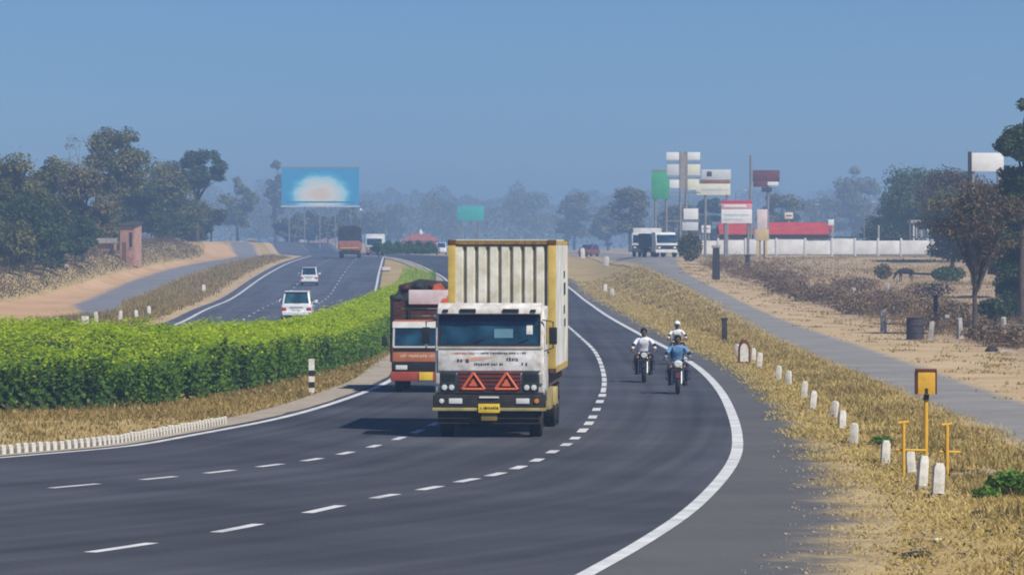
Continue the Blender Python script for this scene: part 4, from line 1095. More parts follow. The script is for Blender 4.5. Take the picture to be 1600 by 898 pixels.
letters(-.75, .75, 1.02, .10, M('lettering_cream', (.60, .45, .35)), 'lettering', y=-.052, parent=OT)
MB().span(-1.0, 1.0, -.075, -.02, .62, .88).build('grille', m_black, OT, bevel=.01)
for s in (-1, 1):
    MB().span(s * .72 - .17, s * .72 + .17, -.095, -.075, .67, .80).build('headlight', m_lamp, OT, bevel=.01)
    MB().tube([(s * 1.02, .1, 1.72), (s * 1.22, -.02, 1.66), (s * 1.22, -.02, 1.3), (s * 1.03, .06, 1.2)], .014, 6).build('mirror_arm', m_black, OT)
    MB().span(s * 1.22 - .08, s * 1.22 + .08, -.05, 0, 1.36, 1.62).build('mirror', m_black, OT, bevel=.015)
    wheel(OT, s * .82, .55, .42, .22); wheel(OT, s * .84, 3.9, .42, .22)
    x = s * (w + .01)
    d = MB().span(min(x, x - s * .02), max(x, x - s * .02), .45, 1.3, .7, 1.95).build('door', m_orange, OT)
    MB().span(min(x, x + s * .012), max(x, x + s * .012), .55, 1.2, 1.38, 1.85).build('door_window', m_glass, d)
MB().span(-1.04, 1.04, -.13, .05, .34, .61).build('bumper', m_rust_red, OT, bevel=.03)
MB().span(-.20, .20, -.16, -.133, .36, .60).build('number_plate', m_plate, OT, bevel=.008)
MB().span(-.4, .4, .4, 5.0, .45, .7).build('chassis', m_chas, OT)
# body: planked sides and a white painted headboard
bd = MB().span(-1.10, 1.10, 1.70, 5.2, .80, .92).build('load_bed', m_maroonbody, OT)
for k in range(8):
    MB().span(-1.10, 1.10, 1.66, 1.70, .93 + k * .215, 1.13 + k * .215).build('headboard_plank', m_maroonbody, OT)
    for s in (-1, 1): MB().span(s * 1.10 - .02, s * 1.10 + .02, 1.70, 5.2, .93 + k * .215, 1.13 + k * .215).build('side_plank', m_maroonbody, OT)
for x in (-1.12, -.6, .6, 1.12): MB().span(x - .05, x + .05, 1.60, 1.66, .85, 2.68).build('headboard_stake', m_black, OT)
MB().span(-.62, 1.0, 1.53, 1.60, 2.55, 2.98).build('name_board', M('board_pinkish_white', (.60, .52, .54), rough=.7, var=.15, scale=3), OT, bevel=.03)
MB().prism([(.05, 2.9), (.15, 3.14), (.32, 3.18), (.50, 2.98), (.68, 3.16), (.95, 3.16), (1.0, 2.9)], 1.54, 1.59, 'y').build('painted_crest', M('crest_red', (.55, .13, .07), rough=.6, var=.3, scale=6), OT)
for x, z in ((.45, 2.62), (.62, 2.74)): MB().tube([(x, 1.52, z), (x, 1.535, z)], .11, 12).build('painted_disc', m_hazard, OT)
for k, (x, z, r_) in enumerate(((-.98, 2.72, .16), (-.72, 3.02, .15), (-.35, 3.06, .17), (.1, 3.05, .15))):
    bm = bmesh.new(); bmesh.ops.create_icosphere(bm, subdivisions=2, radius=1)
    for v in bm.verts: v.co = Vector((v.co.x * r_ * 1.5 + x, v.co.y * .3 + 2.0, v.co.z * r_ + z + .03 * math.sin(v.co.x * 5 + k)))
    me = bpy.data.meshes.new('sack'); bm.to_mesh(me); bm.free(); me.polygons.foreach_set('use_smooth', [True] * len(me.polygons))
    link('load_bundle', me, (m_tarp, m_maroonbody)[k % 2], OT)
tarp = MB()
rings = []
for k in range(9):
    y = 1.8 + 3.3 * k / 8; hgt = 3.0 + .14 * math.sin(k * 2.1)
    rings.append([(-1.06, y, 2.55), (-.95, y, hgt), (-.4, y, hgt + .14 + .05 * math.sin(k * 3.3)), (.3, y, hgt + .1), (.95, y, hgt - .02), (1.06, y, 2.55)])
tarp.loft(rings).build('tarpaulin', m_tarp, OT, smooth=True)

# ---- cars seen from behind ---------------------------------------
def car(name, label, loc, rz, L, w, h, belt, paint, glass, rear_slope=.28, front_slope=.75, bonnet=1.0, tail=(.0, .35), group=None, bonnet_h=None):
    """front towards +y (local); rear face at y=0"""
    root = thing(name, label, 'car', loc, rz, group)
    hw = w / 2; bh = bonnet_h or belt * .96
    def ring(y, x, z0, z1, r=.10):
        return [(-x + r, y, z0), (-x, y, z0 + r), (-x, y, z1 - r), (-x + r, y, z1), (x - r, y, z1), (x, y, z1 - r), (x, y, z0 + r), (x - r, y, z0)]
    rings = [ring(0, hw * .90, .42, belt * .95), ring(.10, hw * .98, .32, belt * .99), ring(.6, hw, .25, belt), ring(L - bonnet - .2, hw, .25, belt), ring(L - .45, hw * .97, .28, bh), ring(L - .08, hw * .90, .34, bh * .86), ring(L, hw * .82, .42, bh * .75)]
    MB().loft(rings).build('body', paint, root, bevel=.02, smooth=True)
    gw = hw * .93; rw = hw * .80
    def gr(y, x, z): return [(-x, y, z), (x, y, z)]
    yb = .12; yf = L - bonnet
    gh = MB()
    q = [(-gw, yb, belt - .02), (gw, yb, belt - .02), (gw, yf, belt - .02), (-gw, yf, belt - .02),
         (-rw, yb + rear_slope, h), (rw, yb + rear_slope, h), (rw, yf - front_slope, h), (-rw, yf - front_slope, h)]
    gh.add(q, [(0, 1, 2, 3), (4, 7, 6, 5), (0, 4, 5, 1), (1, 5, 6, 2), (2, 6, 7, 3), (3, 7, 4, 0)])
    gh.build('cabin', paint, root, bevel=.07, seg=3)
    def panel(a, b, c, d, nm, mat, parent, push):
        ps = [Vector(q[i]) for i in (a, b, c, d)]; ce = sum(ps, Vector()) / 4
        nrm = (ps[1] - ps[0]).cross(ps[3] - ps[0]).normalized()
        if nrm.dot(ce - Vector((0, L / 2, h * .7))) < 0: nrm = -nrm
        vs = [ce + (p - ce) * .86 + nrm * push for p in ps]; vs += [p - nrm * .03 for p in vs]
        return MB().add(vs, [(0, 1, 2, 3), (7, 6, 5, 4), (0, 4, 5, 1), (1, 5, 6, 2), (2, 6, 7, 3), (3, 7, 4, 0)]).build(nm, mat, parent)
    rwn = panel(0, 1, 5, 4, 'rear_window', glass, root, .012)
    panel(2, 3, 7, 6, 'windscreen', glass, root, .012)
    panel(1, 2, 6, 5, 'side_window', glass, root, .012); panel(3, 0, 4, 7, 'side_window', glass, root, .012)
    MB().tube([(-.1, .05, belt + .02), (.35, .12, belt + .16)], .012, 5).build('rear_wiper', m_black, rwn)
    for s in (-1, 1):
        MB().span(s * hw * .80 - .13, s * hw * .80 + .13, -.02, .12, belt * .62, belt * .80).build('tail_light', m_redlens, root, bevel=.02)
        MB().tube([(s * hw * .9, yf - .3, belt + .05), (s * (hw + .16), yf - .34, belt + .1)], .03, 6).build('mirror_arm', paint, root)
        MB().span(s * (hw + .14) - .09, s * (hw + .14) + .09, yf - .42, yf - .30, belt + .03, belt + .19).build('mirror', paint, root, bevel=.03)
        for y in (.85, L - .85): wheel(root, s * (hw - .11), y, .31, .2)
    MB().span(-hw * .93, hw * .93, -.09, .16, .36, .62).build('bumper', paint, root, bevel=.06, seg=3)
    MB().span(-hw * .8, hw * .8, -.05, .2, .24, .37).build('lower_bumper', m_black, root, bevel=.02)
    MB().span(-.26, .26, -.03, -.002, belt * .64, belt * .64 + .13).build('number_plate', m_white, root, bevel=.006)
    MB().span(-.38, .38, -.035, .0, belt * .81, belt * .84).build('plate_garnish', m_steel, root)
    MB().prism([(yb + rear_slope - .16, h - .04), (yb + rear_slope + .1, h + .015), (yb + rear_slope + .1, h - .03)], -rw * .95, rw * .95, 'x').build('roof_spoiler', paint, root)
    return root
def road_dir(curve, y):
    i = np.argmin(np.abs(curve[:, 1] - y)); d = curve[min(i + 3, len(curve) - 1)] - curve[max(i - 3, 0)]
    return math.atan2(d[1], d[0]) - math.pi / 2
x, y = un(463, 503)
car('white_car', 'white people carrier with teal rear window nearest on the far carriageway', (x, y, gz(x, y)), road_dir(LR_LINE, y), 4.55, 1.76, 1.74, 1.02, m_carwhite, m_glass2, rear_slope=.38)
x, y = un(483, 446.5)
car('white_car', 'smaller white car farther ahead on the far carriageway, before the lorry', (x, y, gz(x, y)), road_dir(LR_LINE, y), 3.6, 1.60, 1.70, 1.0, m_carwhite, m_glass, rear_slope=.2)

# ---- plain lorries for the distance -------------------------------
def lorry(name, label, loc, rz, cab_m, body_m, L=7.5, w=1.2, cab_h=2.7, body_h=3.4, tarp_m=None, body_top=None, group=None, band=None, box=True):
    """front at y=0 facing -y (local)"""
    root = thing(name, label, 'truck', loc, rz, group)
    MB().prism([(0, .55), (-.03, 1.35), (.22, cab_h - .15), (.32, cab_h), (1.7, cab_h), (1.75, .55)], -w * .96, w * .96, 'x').build('cab', cab_m, root, bevel=.05)
    py = lambda z: -.03 + .25 * (z - 1.35) / (cab_h - 1.5) - .012
    z0, z1 = 1.5, cab_h - .25
    vs = [(-w * .86, py(z0), z0), (w * .86, py(z0), z0), (w * .86, py(z1), z1), (-w * .86, py(z1), z1)]; vs += [(a, b - .02, c) for a, b, c in vs]
    MB().add(vs, [(0, 1, 2, 3), (7, 6, 5, 4), (0, 4, 5, 1), (1, 5, 6, 2), (2, 6, 7, 3), (3, 7, 4, 0)]).build('windscreen', m_glass, root)
    MB().span(-w * .9, w * .9, -.06, .0, .85, 1.25).build('grille', m_black, root)
    for s in (-1, 1): MB().span(s * w * .68 - .15, s * w * .68 + .15, -.085, -.06, .92, 1.1).build('headlight', m_lamp, root)
    MB().span(-w, w, -.15, .1, .48, .78).build('bumper', body_m if band is None else band, root, bevel=.02)
    MB().span(-w * .4, w * .4, .4, L, .7, .95).build('chassis', m_chas, root)
    bt = body_top or body_h
    MB().span(-w * 1.03, w * 1.03, 1.95, L, .98, bt).build('cargo_body', body_m, root, bevel=.03)
    for k in range(6):
        y = 2.1 + (L - 2.3) * k / 5
        for s in (-1, 1): MB().span(s * w * 1.03 - .03, s * w * 1.03 + .03, y - .05, y + .05, 1.0, bt).build('body_stake', body_m, root)
    for x in (-.9, -.3, .3, .9): MB().span(x * w - .05, x * w + .05, L, L + .04, 1.0, bt - .02).build('tailgate_rib', body_m, root)
    MB().span(-w, w, L - .1, L + .08, .62, .82).build('rear_bumper', band or m_chas, root)
    MB().span(-w * .9, w * .9, L + .04, L + .055, 1.18, 1.30).build('reflector_band', m_plate, root)
    for s in (-1, 1):
        MB().span(s * w * .8 - .1, s * w * .8 + .1, L + .06, L + .10, .86, .98).build('tail_light', m_redlens, root)
        for y in (.75, L - 1.4): wheel(root, s * w * .82, y, .48, .3)
    if tarp_m:
        rings = []
        for k in range(9):
            y = 2.0 + (L - 2.05) * k / 8; d = .1 * math.sin(k * 2.3); e = .08 * math.cos(k * 1.7)
            rings.append([(-w * 1.06, y, bt - .12), (-w * 1.02, y, body_h - .25 + d), (-w * .5, y, body_h + e), (w * .4, y, body_h + d * .6), (w * 1.0, y, body_h - .2 + e), (w * 1.06, y, bt - .12)])
        MB().loft(rings).build('tarpaulin', tarp_m, root, smooth=True)
    return root
m_brick = M('lorry_brick_red', (.36, .13, .09), rough=.6, var=.25, scale=2)
m_offw = M('lorry_off_white', (.66, .66, .64), rough=.55, var=.12)
m_navy = M('lorry_navy', (.045, .06, .085), rough=.6, var=.2)
x, y = un(545.5, 403.5)
d = road_dir(LL_LINE, y)
o = lorry('distant_lorry', 'brick red lorry under a black tarpaulin driving away over the rise', (x, y, gz(x, y)), math.pi, m_brick, m_brick, L=7.5, w=1.3, body_h=3.9, body_top=2.1, tarp_m=m_tarp)
o.location = (x, y + 7.5, gz(x, y + 3.5))
p = far(585, 640)
lorry('distant_lorry', 'hazy white topped lorry coming over the rise behind the tarpaulined one', p, 0, m_offw, m_offw, L=7, w=1.25, body_h=3.1, band=m_brick)
p = far(1004, 482)
lorry('parked_lorry', 'white lorry parked leftmost on the service road by the signs', (p[0], p[1], p[2]), math.radians(-8), m_offw, m_offw, L=7.5, w=1.2, cab_h=2.6, body_h=3.1, band=m_navy)
p = far(1042, 470)
o = lorry('parked_lorry', 'parked lorry with pale cab and dark flank beside the olive bush', (p[0], p[1], p[2]), math.radians(14), m_offw, m_navy, L=6.5, w=1.25, cab_h=2.6, body_h=2.5, band=m_offw)
p = far(928, 560)
car('maroon_car', 'small maroon car far off on the right of the highway', (p[0], p[1], p[2]), math.radians(160), 4, 1.65, 1.5, .92, M('car_maroon', (.20, .05, .05), rough=.4, coat=.4), m_glass)
p = far(690, 700)
car('white_car', 'tiny white van in the haze left of the container top', (p[0], p[1], p[2]), math.radians(180), 4, 1.7, 1.9, 1.1, m_carwhite, m_glass, rear_slope=.15)
p = far(838, 690)
car('white_car', 'tiny white car in the haze just above the container roof', (p[0], p[1], p[2] ), math.radians(175), 4.2, 1.75, 1.9, 1.1, m_carwhite, m_glass, rear_slope=.15)
# ================================================================== PEOPLE, MOTORCYCLES, COW
def skinned(name, nodes, edges, mats, pick, root=0, sub=2, parent=None):
    """one continuous surface grown over a skeleton; pick(centroid) gives the material slot"""
    me = bpy.data.meshes.new(name); me.from_pydata([n[0] for n in nodes], edges, [])
    o = bpy.data.objects.new(name, me); COL.objects.link(o)
    sk = o.modifiers.new('skin', 'SKIN'); sk.use_smooth_shade = True
    if not me.skin_vertices: me.attributes
    lay = me.skin_vertices[0].data if len(me.skin_vertices) else None
    if lay is None:
        bpy.context.view_layer.update()
        bm = bmesh.new(); bm.from_mesh(me); bm.verts.layers.skin.verify(); bm.to_mesh(me); bm.free()
        lay = me.skin_vertices[0].data
    for i, n in enumerate(nodes):
        r = n[1]; lay[i].radius = r if isinstance(r, tuple) else (r, r); lay[i].use_root = (i == root)
    sb = o.modifiers.new('subsurf', 'SUBSURF'); sb.levels = sub; sb.render_levels = sub
    dg = bpy.context.evaluated_depsgraph_get()
    ev = o.evaluated_get(dg); nm = bpy.data.meshes.new_from_object(ev)
    bpy.data.objects.remove(o); bpy.data.meshes.remove(me)
    nm.name = name; nm.materials.clear()
    ob = link(name, nm, mats, parent)
    for p in nm.polygons:
        p.material_index = pick(p.center); p.use_smooth = True
    return ob

m_skin = M('skin', (.16, .085, .05), rough=.6, var=.1, scale=8)
m_hair = M('hair', (.012, .010, .010), rough=.6, var=.2)
m_shirtw = M('white_shirt', (.74, .75, .80), rough=.9, var=.08, scale=6)
m_shirtb = M('blue_shirt', (.12, .27, .48), rough=.9, var=.2, scale=5)
m_trouser = M('dark_trousers', (.022, .022, .032), rough=.9, var=.3)
m_vest = M('dark_navy_cloth', (.035, .045, .10), rough=.9, var=.3)
m_eye = M('eye_dark', (.01, .008, .008), rough=.3)

def rider(name, label, loc, rz, s, shirt, legs, lean=0.0, turn=0.0):
    R = lambda v: tuple(c for c in v)
    N = [((0, .16, .86), (.165, .12)), ((0, .12, 1.02), (.15, .105)), ((0, .05, 1.20), (.175, .115)), ((0, .02, 1.33), (.13, .09)), ((0, .0, 1.41), .055), ((0, -.02, 1.475), .07), ((0, -.035, 1.56), (.085, .10)), ((0, -.03, 1.65), .06)]
    E = [(i, i + 1) for i in range(7)]
    def chain(start, pts):
        k = start
        for p, r_ in pts:
            N.append((p, r_)); E.append((k, len(N) - 1)); k = len(N) - 1
    for sg in (-1, 1):
        chain(3, [((sg * .19, .02, 1.325), .065), ((sg * .27, -.06, 1.20), .055), ((sg * .325, -.14, 1.06), .045), ((sg * .335, -.30, 1.0), .038), ((sg * .325, -.43, .985), .030), ((sg * .315, -.49, .985), (.032, .022))])
        chain(0, [((sg * .11, .08, .83), .095), ((sg * .19, -.14, .82), .085), ((sg * .235, -.33, .77), .068), ((sg * .225, -.25, .56), .058), ((sg * .215, -.16, .36), .042), ((sg * .215, -.20, .29), .042), ((sg * .22, -.33, .265), (.042, .03))])
    def pick(c):
        if c.z > 1.405 and abs(c.x) < .16: return 0
        if abs(c.x) > .27 and c.y < -.20 and c.z > .9: return 0
        if c.z < .315: return 3
        if c.z < .90 and not (abs(c.x) < .2 and c.y > .06 and c.z > .86): return 2
        return 1
    root = thing(name, label, 'person', loc, rz)
    root.scale = (s * 1.08, s, s)
    body = skinned('body', N, E, [m_skin, shirt, legs, m_black], pick, parent=root)
    # hair: a cap over the crown and back of the head
    bm = bmesh.new(); bmesh.ops.create_uvsphere(bm, u_segments=16, v_segments=12, radius=1)
    for v in bm.verts:
        front = v.co.y < -.35
        v.co = Vector((v.co.x * .098, v.co.y * .118 - .02, v.co.z * .112 + 1.60))
        if front and v.co.z < 1.64: v.co.y = max(v.co.y, -.085)
        if v.co.z < 1.53: v.co.z = 1.53
    me = bpy.data.meshes.new('hair'); bm.to_mesh(me); bm.free()
    me.polygons.foreach_set('use_smooth', [True] * len(me.polygons)); link('hair', me, m_hair, root)
    # face: nose, eyes, mouth, ears
    MB().tube([(0, -.118, 1.585), (0, -.148, 1.545), (0, -.125, 1.535)], [.009, .016, .012], 6).build('nose', m_skin, root, smooth=True)
    for sg in (-1, 1):
        MB().tube([(sg * .034, -.126, 1.58), (sg * .034, -.116, 1.58)], .011, 8).build('eye', m_eye, root)
        MB().span(sg * .034 - .02, sg * .034 + .02, -.132, -.118, 1.598, 1.606).build('eyebrow', m_hair, root)
        MB().tube([(sg * .088, -.02, 1.53), (sg * .10, -.015, 1.555), (sg * .09, -.01, 1.58)], [.012, .018, .012], 6).build('ear', m_skin, root, smooth=True)
        # fingers closed round the grip
        for k in range(4):
            xx = sg * (.272 + .021 * k)
            MB().tube([(xx, -.475, .998), (xx, -.512, 1.0), (xx, -.524, .975), (xx, -.502, .958)], [.011, .0105, .010, .008], 6).build('finger', m_skin, root, smooth=True)
        MB().tube([(sg * .272, -.455, .985), (sg * .258, -.48, .962), (sg * .268, -.505, .957)], [.012, .011, .009], 6).build('thumb', m_skin, root, smooth=True)
    MB().span(-.026, .026, -.131, -.118, 1.507, 1.516).build('mouth', M('lips', (.12, .05, .04)), root)
    # collar
    MB().torus((0, .0, 1.395), .062, .016, 'z' if False else 'x', 4, 4) if False else None
    return root

def motorcycle(name, label, loc, rz, s, tank, cowl):
    """front towards -y"""
    root = thing(name, label, 'motorcycle', loc, rz); root.scale = (s * 1.12, s, s)
    for y in (-.64, .62):
        t = MB().torus((0, y, .30), .255, .048, 'x', 28, 8, 1.1).build('wheel', m_rub, root, smooth=True)
        r_ = MB().torus((0, y, .30), .215, .016, 'x', 24, 6, 1.6)
        for k in range(5):
            a = 2 * math.pi * k / 5; r_.tube([(0, y, .30), (0, y + .21 * math.cos(a), .30 + .21 * math.sin(a))], .014, 5)
        r_.tube([(-.05, y, .30), (.05, y, .30)], .045, 10)
        r_.build('rim', m_rim, t)
    for sg in (-1, 1):
        MB().tube([(sg * .085, -.64, .30), (sg * .085, -.50, .66), (sg * .085, -.40, .93)], [.024, .026, .022], 8).build('fork', m_steel, root)
        MB().tube([(sg * .10, .62, .32), (sg * .11, .42, .66)], .03, 8).build('shock_absorber', m_steel, root)
        MB().tube([(sg * .25, -.42, 1.02), (sg * .27, -.40, 1.14)], .006, 5).build('mirror_stalk', m_black, root)
        MB().tube([(sg * .29, -.415, 1.17), (sg * .29, -.39, 1.17)], .055, 12).build('mirror', m_black, root)
        MB().tube([(sg * .17, -.52, .80), (sg * .17, -.48, .80)], .03, 10).build('indicator', m_amber, root)
        MB().tube([(sg * .12, -.1, .27), (sg * .26, -.16, .265)], .018, 6).build('footpeg', m_black, root)
    fm = MB()
    for k in range(9):
        a = math.radians(20 + 130 * k / 8); p = (-.64 + .335 * -math.cos(a + .2), .30 + .335 * math.sin(a + .2))
        if k: fm.add([(-.06, q[0], q[1]), (.06, q[0], q[1]), (.06, p[0], p[1]), (-.06, p[0], p[1])], [(0, 1, 2, 3)])
        q = p
    fm.build('front_mudguard', tank, root)
    MB().tube([(-.39, -.42, .985), (-.33, -.48, 1.0), (-.20, -.46, 1.0), (-.10, -.42, .97), (.10, -.42, .97), (.20, -.46, 1.0), (.33, -.48, 1.0), (.39, -.42, .985)], .014, 7).build('handlebar', m_black, root)
    hl = MB().tube([(0, -.40, .86), (0, -.50, .86), (0, -.555, .855)], [.09, .12, .105], 14).build('headlamp_cowl', cowl, root, bevel=.01)
    MB().tube([(0, -.556, .855), (0, -.575, .854)], [.09, .075], 14).build('headlight', m_lamp, hl)
    MB().span(-.11, .11, -.61, -.59, .66, .76).build('number_plate', m_chas, root)
    rings = []
    for y, w_, z0, z1 in ((-.36, .06, .78, .90), (-.26, .13, .74, .98), (-.08, .145, .73, .97), (.06, .10, .74, .86)):
        rings.append([(-w_, y, (z0 + z1) / 2), (-w_ * .7, y, z1 - .02), (0, y, z1), (w_ * .7, y, z1 - .02), (w_, y, (z0 + z1) / 2), (w_ * .7, y, z0), (-w_ * .7, y, z0)])
    MB().loft(rings).build('fuel_tank', tank, root, smooth=True, bevel=.01)
    MB().prism([(.0, .73), (.05, .80), (.35, .79), (.75, .84), (.78, .78), (.4, .70)], -.12, .12, 'x').build('seat', m_black, root, bevel=.025)
    MB().span(-.13, .13, -.28, .16, .30, .64).build('engine', m_chas, root, bevel=.04)
    for k in range(4): MB().span(-.17, .17, -.26, -.04, .44 + .05 * k, .455 + .05 * k).build('engine_fin', m_steel, root)
    MB().tube([(0, -.42, .86), (0, -.30, .45), (0, -.2, .28), (0, .25, .28), (0, .45, .55)], .028, 8).build('frame', m_black, root)
    MB().tube([(.13, -.25, .34), (.16, .1, .24), (.17, .75, .30)], [.025, .03, .045], 9).build('exhaust', m_chas, root)
    MB().tube([(-.30, -.30, .42), (-.31, -.34, .66), (-.12, -.37, .74), (.12, -.37, .74), (.31, -.34, .66), (.30, -.30, .42), (.1, -.25, .32), (-.1, -.25, .32), (-.30, -.30, .42)], .014, 7).build('leg_guard', m_black, root)
    MB().tube([(-.07, .62, .30), (-.07, .15, .33)], .03, 6).build('swing_arm', m_black, root)
    MB().prism([(.70, .84), (.92, .62), (.93, .55), (.66, .74)], -.09, .09, 'x').build('rear_mudguard', tank, root)
    return root
m_bikeblk = M('bike_black', (.02, .02, .026), rough=.3, var=.2, coat=.5)
m_bikemar = M('bike_maroon', (.10, .02, .035), rough=.3, var=.2, coat=.5)
x, y = un(1006, 596.5); rz = road_dir(R_LINE, y)
motorcycle('motorcycle', 'dark motorcycle ridden by the person in white on the shoulder side lane', (x, y, 0), rz, 1.0, m_bikeblk, m_bikeblk)
rider('person', 'person in white shirt and dark trousers riding the farther motorcycle', (x, y, 0), rz, 1.0, m_shirtw, m_trouser)
x, y = un(1059, 614.5); rz = road_dir(R_LINE, y)
motorcycle('motorcycle', 'dark maroon motorcycle with pale headlamp ridden by the person in blue', (x, y, 0), rz, 1.0, m_bikemar, m_white)
rider('person', 'person in light blue shirt riding the nearer motorcycle beside the edge line', (x, y, 0), rz, 1.0, m_shirtb, m_vest)
x, y = un(1058, 569); rz = road_dir(R_LINE, y)
motorcycle('motorcycle', 'motorcycle mostly hidden behind the person in blue', (x, y, 0), rz, .90, m_bikeblk, m_bikeblk)
rd = rider('person', 'person in white shirt and white helmet riding behind the person in blue', (x, y, 0), rz, .90, m_shirtw, m_trouser)
bm = bmesh.new(); bmesh.ops.create_uvsphere(bm, u_segments=18, v_segments=12, radius=1)
for v in bm.verts:
    v.co = Vector((v.co.x * .128, v.co.y * .150 - .025, max(v.co.z, -.35) * .14 + 1.612))
me = bpy.data.meshes.new('helmet'); bm.to_mesh(me); bm.free(); me.polygons.foreach_set('use_smooth', [True] * len(me.polygons)); hl_ = link('helmet', me, m_carwhite, rd)
MB().prism([(-.185, 1.575), (-.165, 1.575), (-.165, 1.63), (-.18, 1.63)], -.085, .085, 'x').build('visor', m_black, hl_)
p = far(592, 566)
motorcycle('motorcycle', 'tiny black motorcycle far off by the median end', (p[0], p[1], p[2]), math.pi, 1.0, m_bikeblk, m_bikeblk)
rider('person', 'tiny dark clothed rider far off by the median end', (p[0], p[1], p[2]), math.pi, 1.0, m_trouser, m_trouser)

# cow grazing in the field
m_cow = M('black_hide', (.02, .015, .014), rough=.8, var=.4, scale=3)
cx, cy, cz = at(1415, 440)
cow = thing('cow', 'black cow grazing in the dry field before the white wall', 'cow', (cx, cy, cz), math.radians(20)); cow.scale = (.78,) * 3
N = [((.72, 0, 1.16), (.20, .24)), ((.30, 0, 1.08), (.27, .33)), ((-.18, 0, 1.08), (.28, .34)), ((-.55, 0, 1.14), (.21, .30)), ((-.86, 0, 1.02), (.12, .17)), ((-1.08, 0, .72), (.10, .13)), ((-1.22, 0, .46), (.11, .12)), ((-1.36, 0, .26), (.07, .07))]
E = [(i, i + 1) for i in range(7)]
for sg in (-1, 1):
    for base, pts in ((0, [((.66, sg * .20, .86), .13), ((.56, sg * .21, .62), .075), ((.72, sg * .21, .40), .05), ((.68, sg * .21, .10), .04), ((.64, sg * .21, .02), .05)]),
                      (3, [((-.54, sg * .19, .84), .10), ((-.52, sg * .20, .52), .062), ((-.54, sg * .20, .30), .045), ((-.53, sg * .20, .10), .038), ((-.56, sg * .20, .02), .05)])):
        k = base
        for q, r_ in pts: N.append((q, r_)); E.append((k, len(N) - 1)); k = len(N) - 1
    N.append(((-1.10, sg * .12, .80), .04)); E.append((5, len(N) - 1)); k = len(N) - 1
    N.append(((-1.08, sg * .25, .82), (.06, .02))); E.append((k, len(N) - 1))
skinned('body', N, E, [m_cow], lambda c: 0, parent=cow)
MB().tube([(.86, 0, 1.22), (.96, 0, 1.0), (.95, 0, .55), (.94, 0, .40)], [.035, .025, .02, .035], 7).build('tail', m_cow, cow, smooth=True)
for sg in (-1, 1): MB().tube([(-1.04, sg * .09, .86), (-1.02, sg * .20, .98), (-1.10, sg * .22, 1.08)], [.03, .022, .006], 7).build('horn', M('horn_grey', (.25, .22, .18)), cow, smooth=True)

# ================================================================== ROADSIDE THINGS
m_yel = M('safety_yellow', (.66, .38, .035), rough=.55, var=.16, scale=5)
m_hood = M('hood_brown', (.12, .035, .015), rough=.7, var=.3, scale=5)
m_conc = M('concrete', (.34, .32, .29), rough=.9, var=.25, scale=3, bump=.3)
m_darkpost = M('dark_post', (.035, .032, .03), rough=.9, var=.4, scale=5, bump=.2)
ORD = ['first', 'second', 'third', 'fourth', 'fifth', 'sixth', 'seventh', 'eighth', 'ninth', 'tenth', 'eleventh', 'twelfth', 'thirteenth', 'fourteenth', 'fifteenth']

def guard_stone(u, vb, hpx, wpx, label, seed, group='white guard stones along the right verge', lean=None):
    x, y, z = at(u, vb); s = y / F; h = hpx * s; w = max(.09, wpx * s / 2)
    r_ = random.Random(seed)
    root = thing('guard_stone', label, 'guard stone', (x, y, z - .04), r_.uniform(-.5, .5), group)
    root.rotation_euler = (r_.uniform(-.04, .04), r_.uniform(-.10, .10) if lean is None else lean, r_.uniform(-.4, .4))
    MB().prism([(-w, -.15), (w, -.15), (w * .94, h * .86), (w * .62, h), (-w * .62, h), (-w * .94, h * .86)], -w * .75, w * .75, 'y').build('post', m_white, root, bevel=.02)
    MB().span(-w * 1.02, w * 1.02, -w * .78, w * .78, -.05, h * .10).build('soiled_foot', M('soil_stain', (.30, .25, .17), rough=.95, var=.25, scale=6), root, bevel=.01)
    return root
GS = [(1465, 772, 52, 19), (1440, 760, 52, 16), (1424, 737, 38, 13), (1383, 723, 38, 13), (1334, 692, 34, 12), (1315, 668, 30, 11), (1302, 651, 27, 10), (1269, 640, 32, 10), (1256, 621, 28, 9), (1232, 601, 24, 8), (1216, 593, 24, 8), (1186, 573, 24, 9), (1177, 562, 20, 7), (1151, 554, 18, 6)]
for k, (u, v, h_, w_) in enumerate(GS):
    lb = 'white guard stone nearest the camera, below the yellow call box' if k == 0 else '%s white guard stone on the right verge, counting from the nearest' % ORD[k]
    guard_stone(u, v, h_, w_, lb, 100 + k, lean=.16 if k == 6 else None)
for k, (u, v) in enumerate([(945, 455), (957, 462)]):
    guard_stone(u, v, 12, 6, ('tiny white guard stone far up the verge right of the container', 'second tiny white guard stone far up the verge')[k], 130 + k)
for k, (u, v, h_) in enumerate([(911, 405, 18), (947, 416, 16)]):
    guard_stone(u, v, h_, 7, ('pale marker post left of the small maroon car', 'pale marker post right of the small maroon car')[k], 140 + k)
LGS = [(151, 508, 22), (187, 504, 20), (213, 500, 17), (233, 494, 17), (318, 457, 13)]
for k, (u, v, h_) in enumerate(LGS):
    guard_stone(u, v, h_, 6, '%s small pale post from the left, beside the far carriageway' % ORD[k], 150 + k, 'pale posts beside the far carriageway')

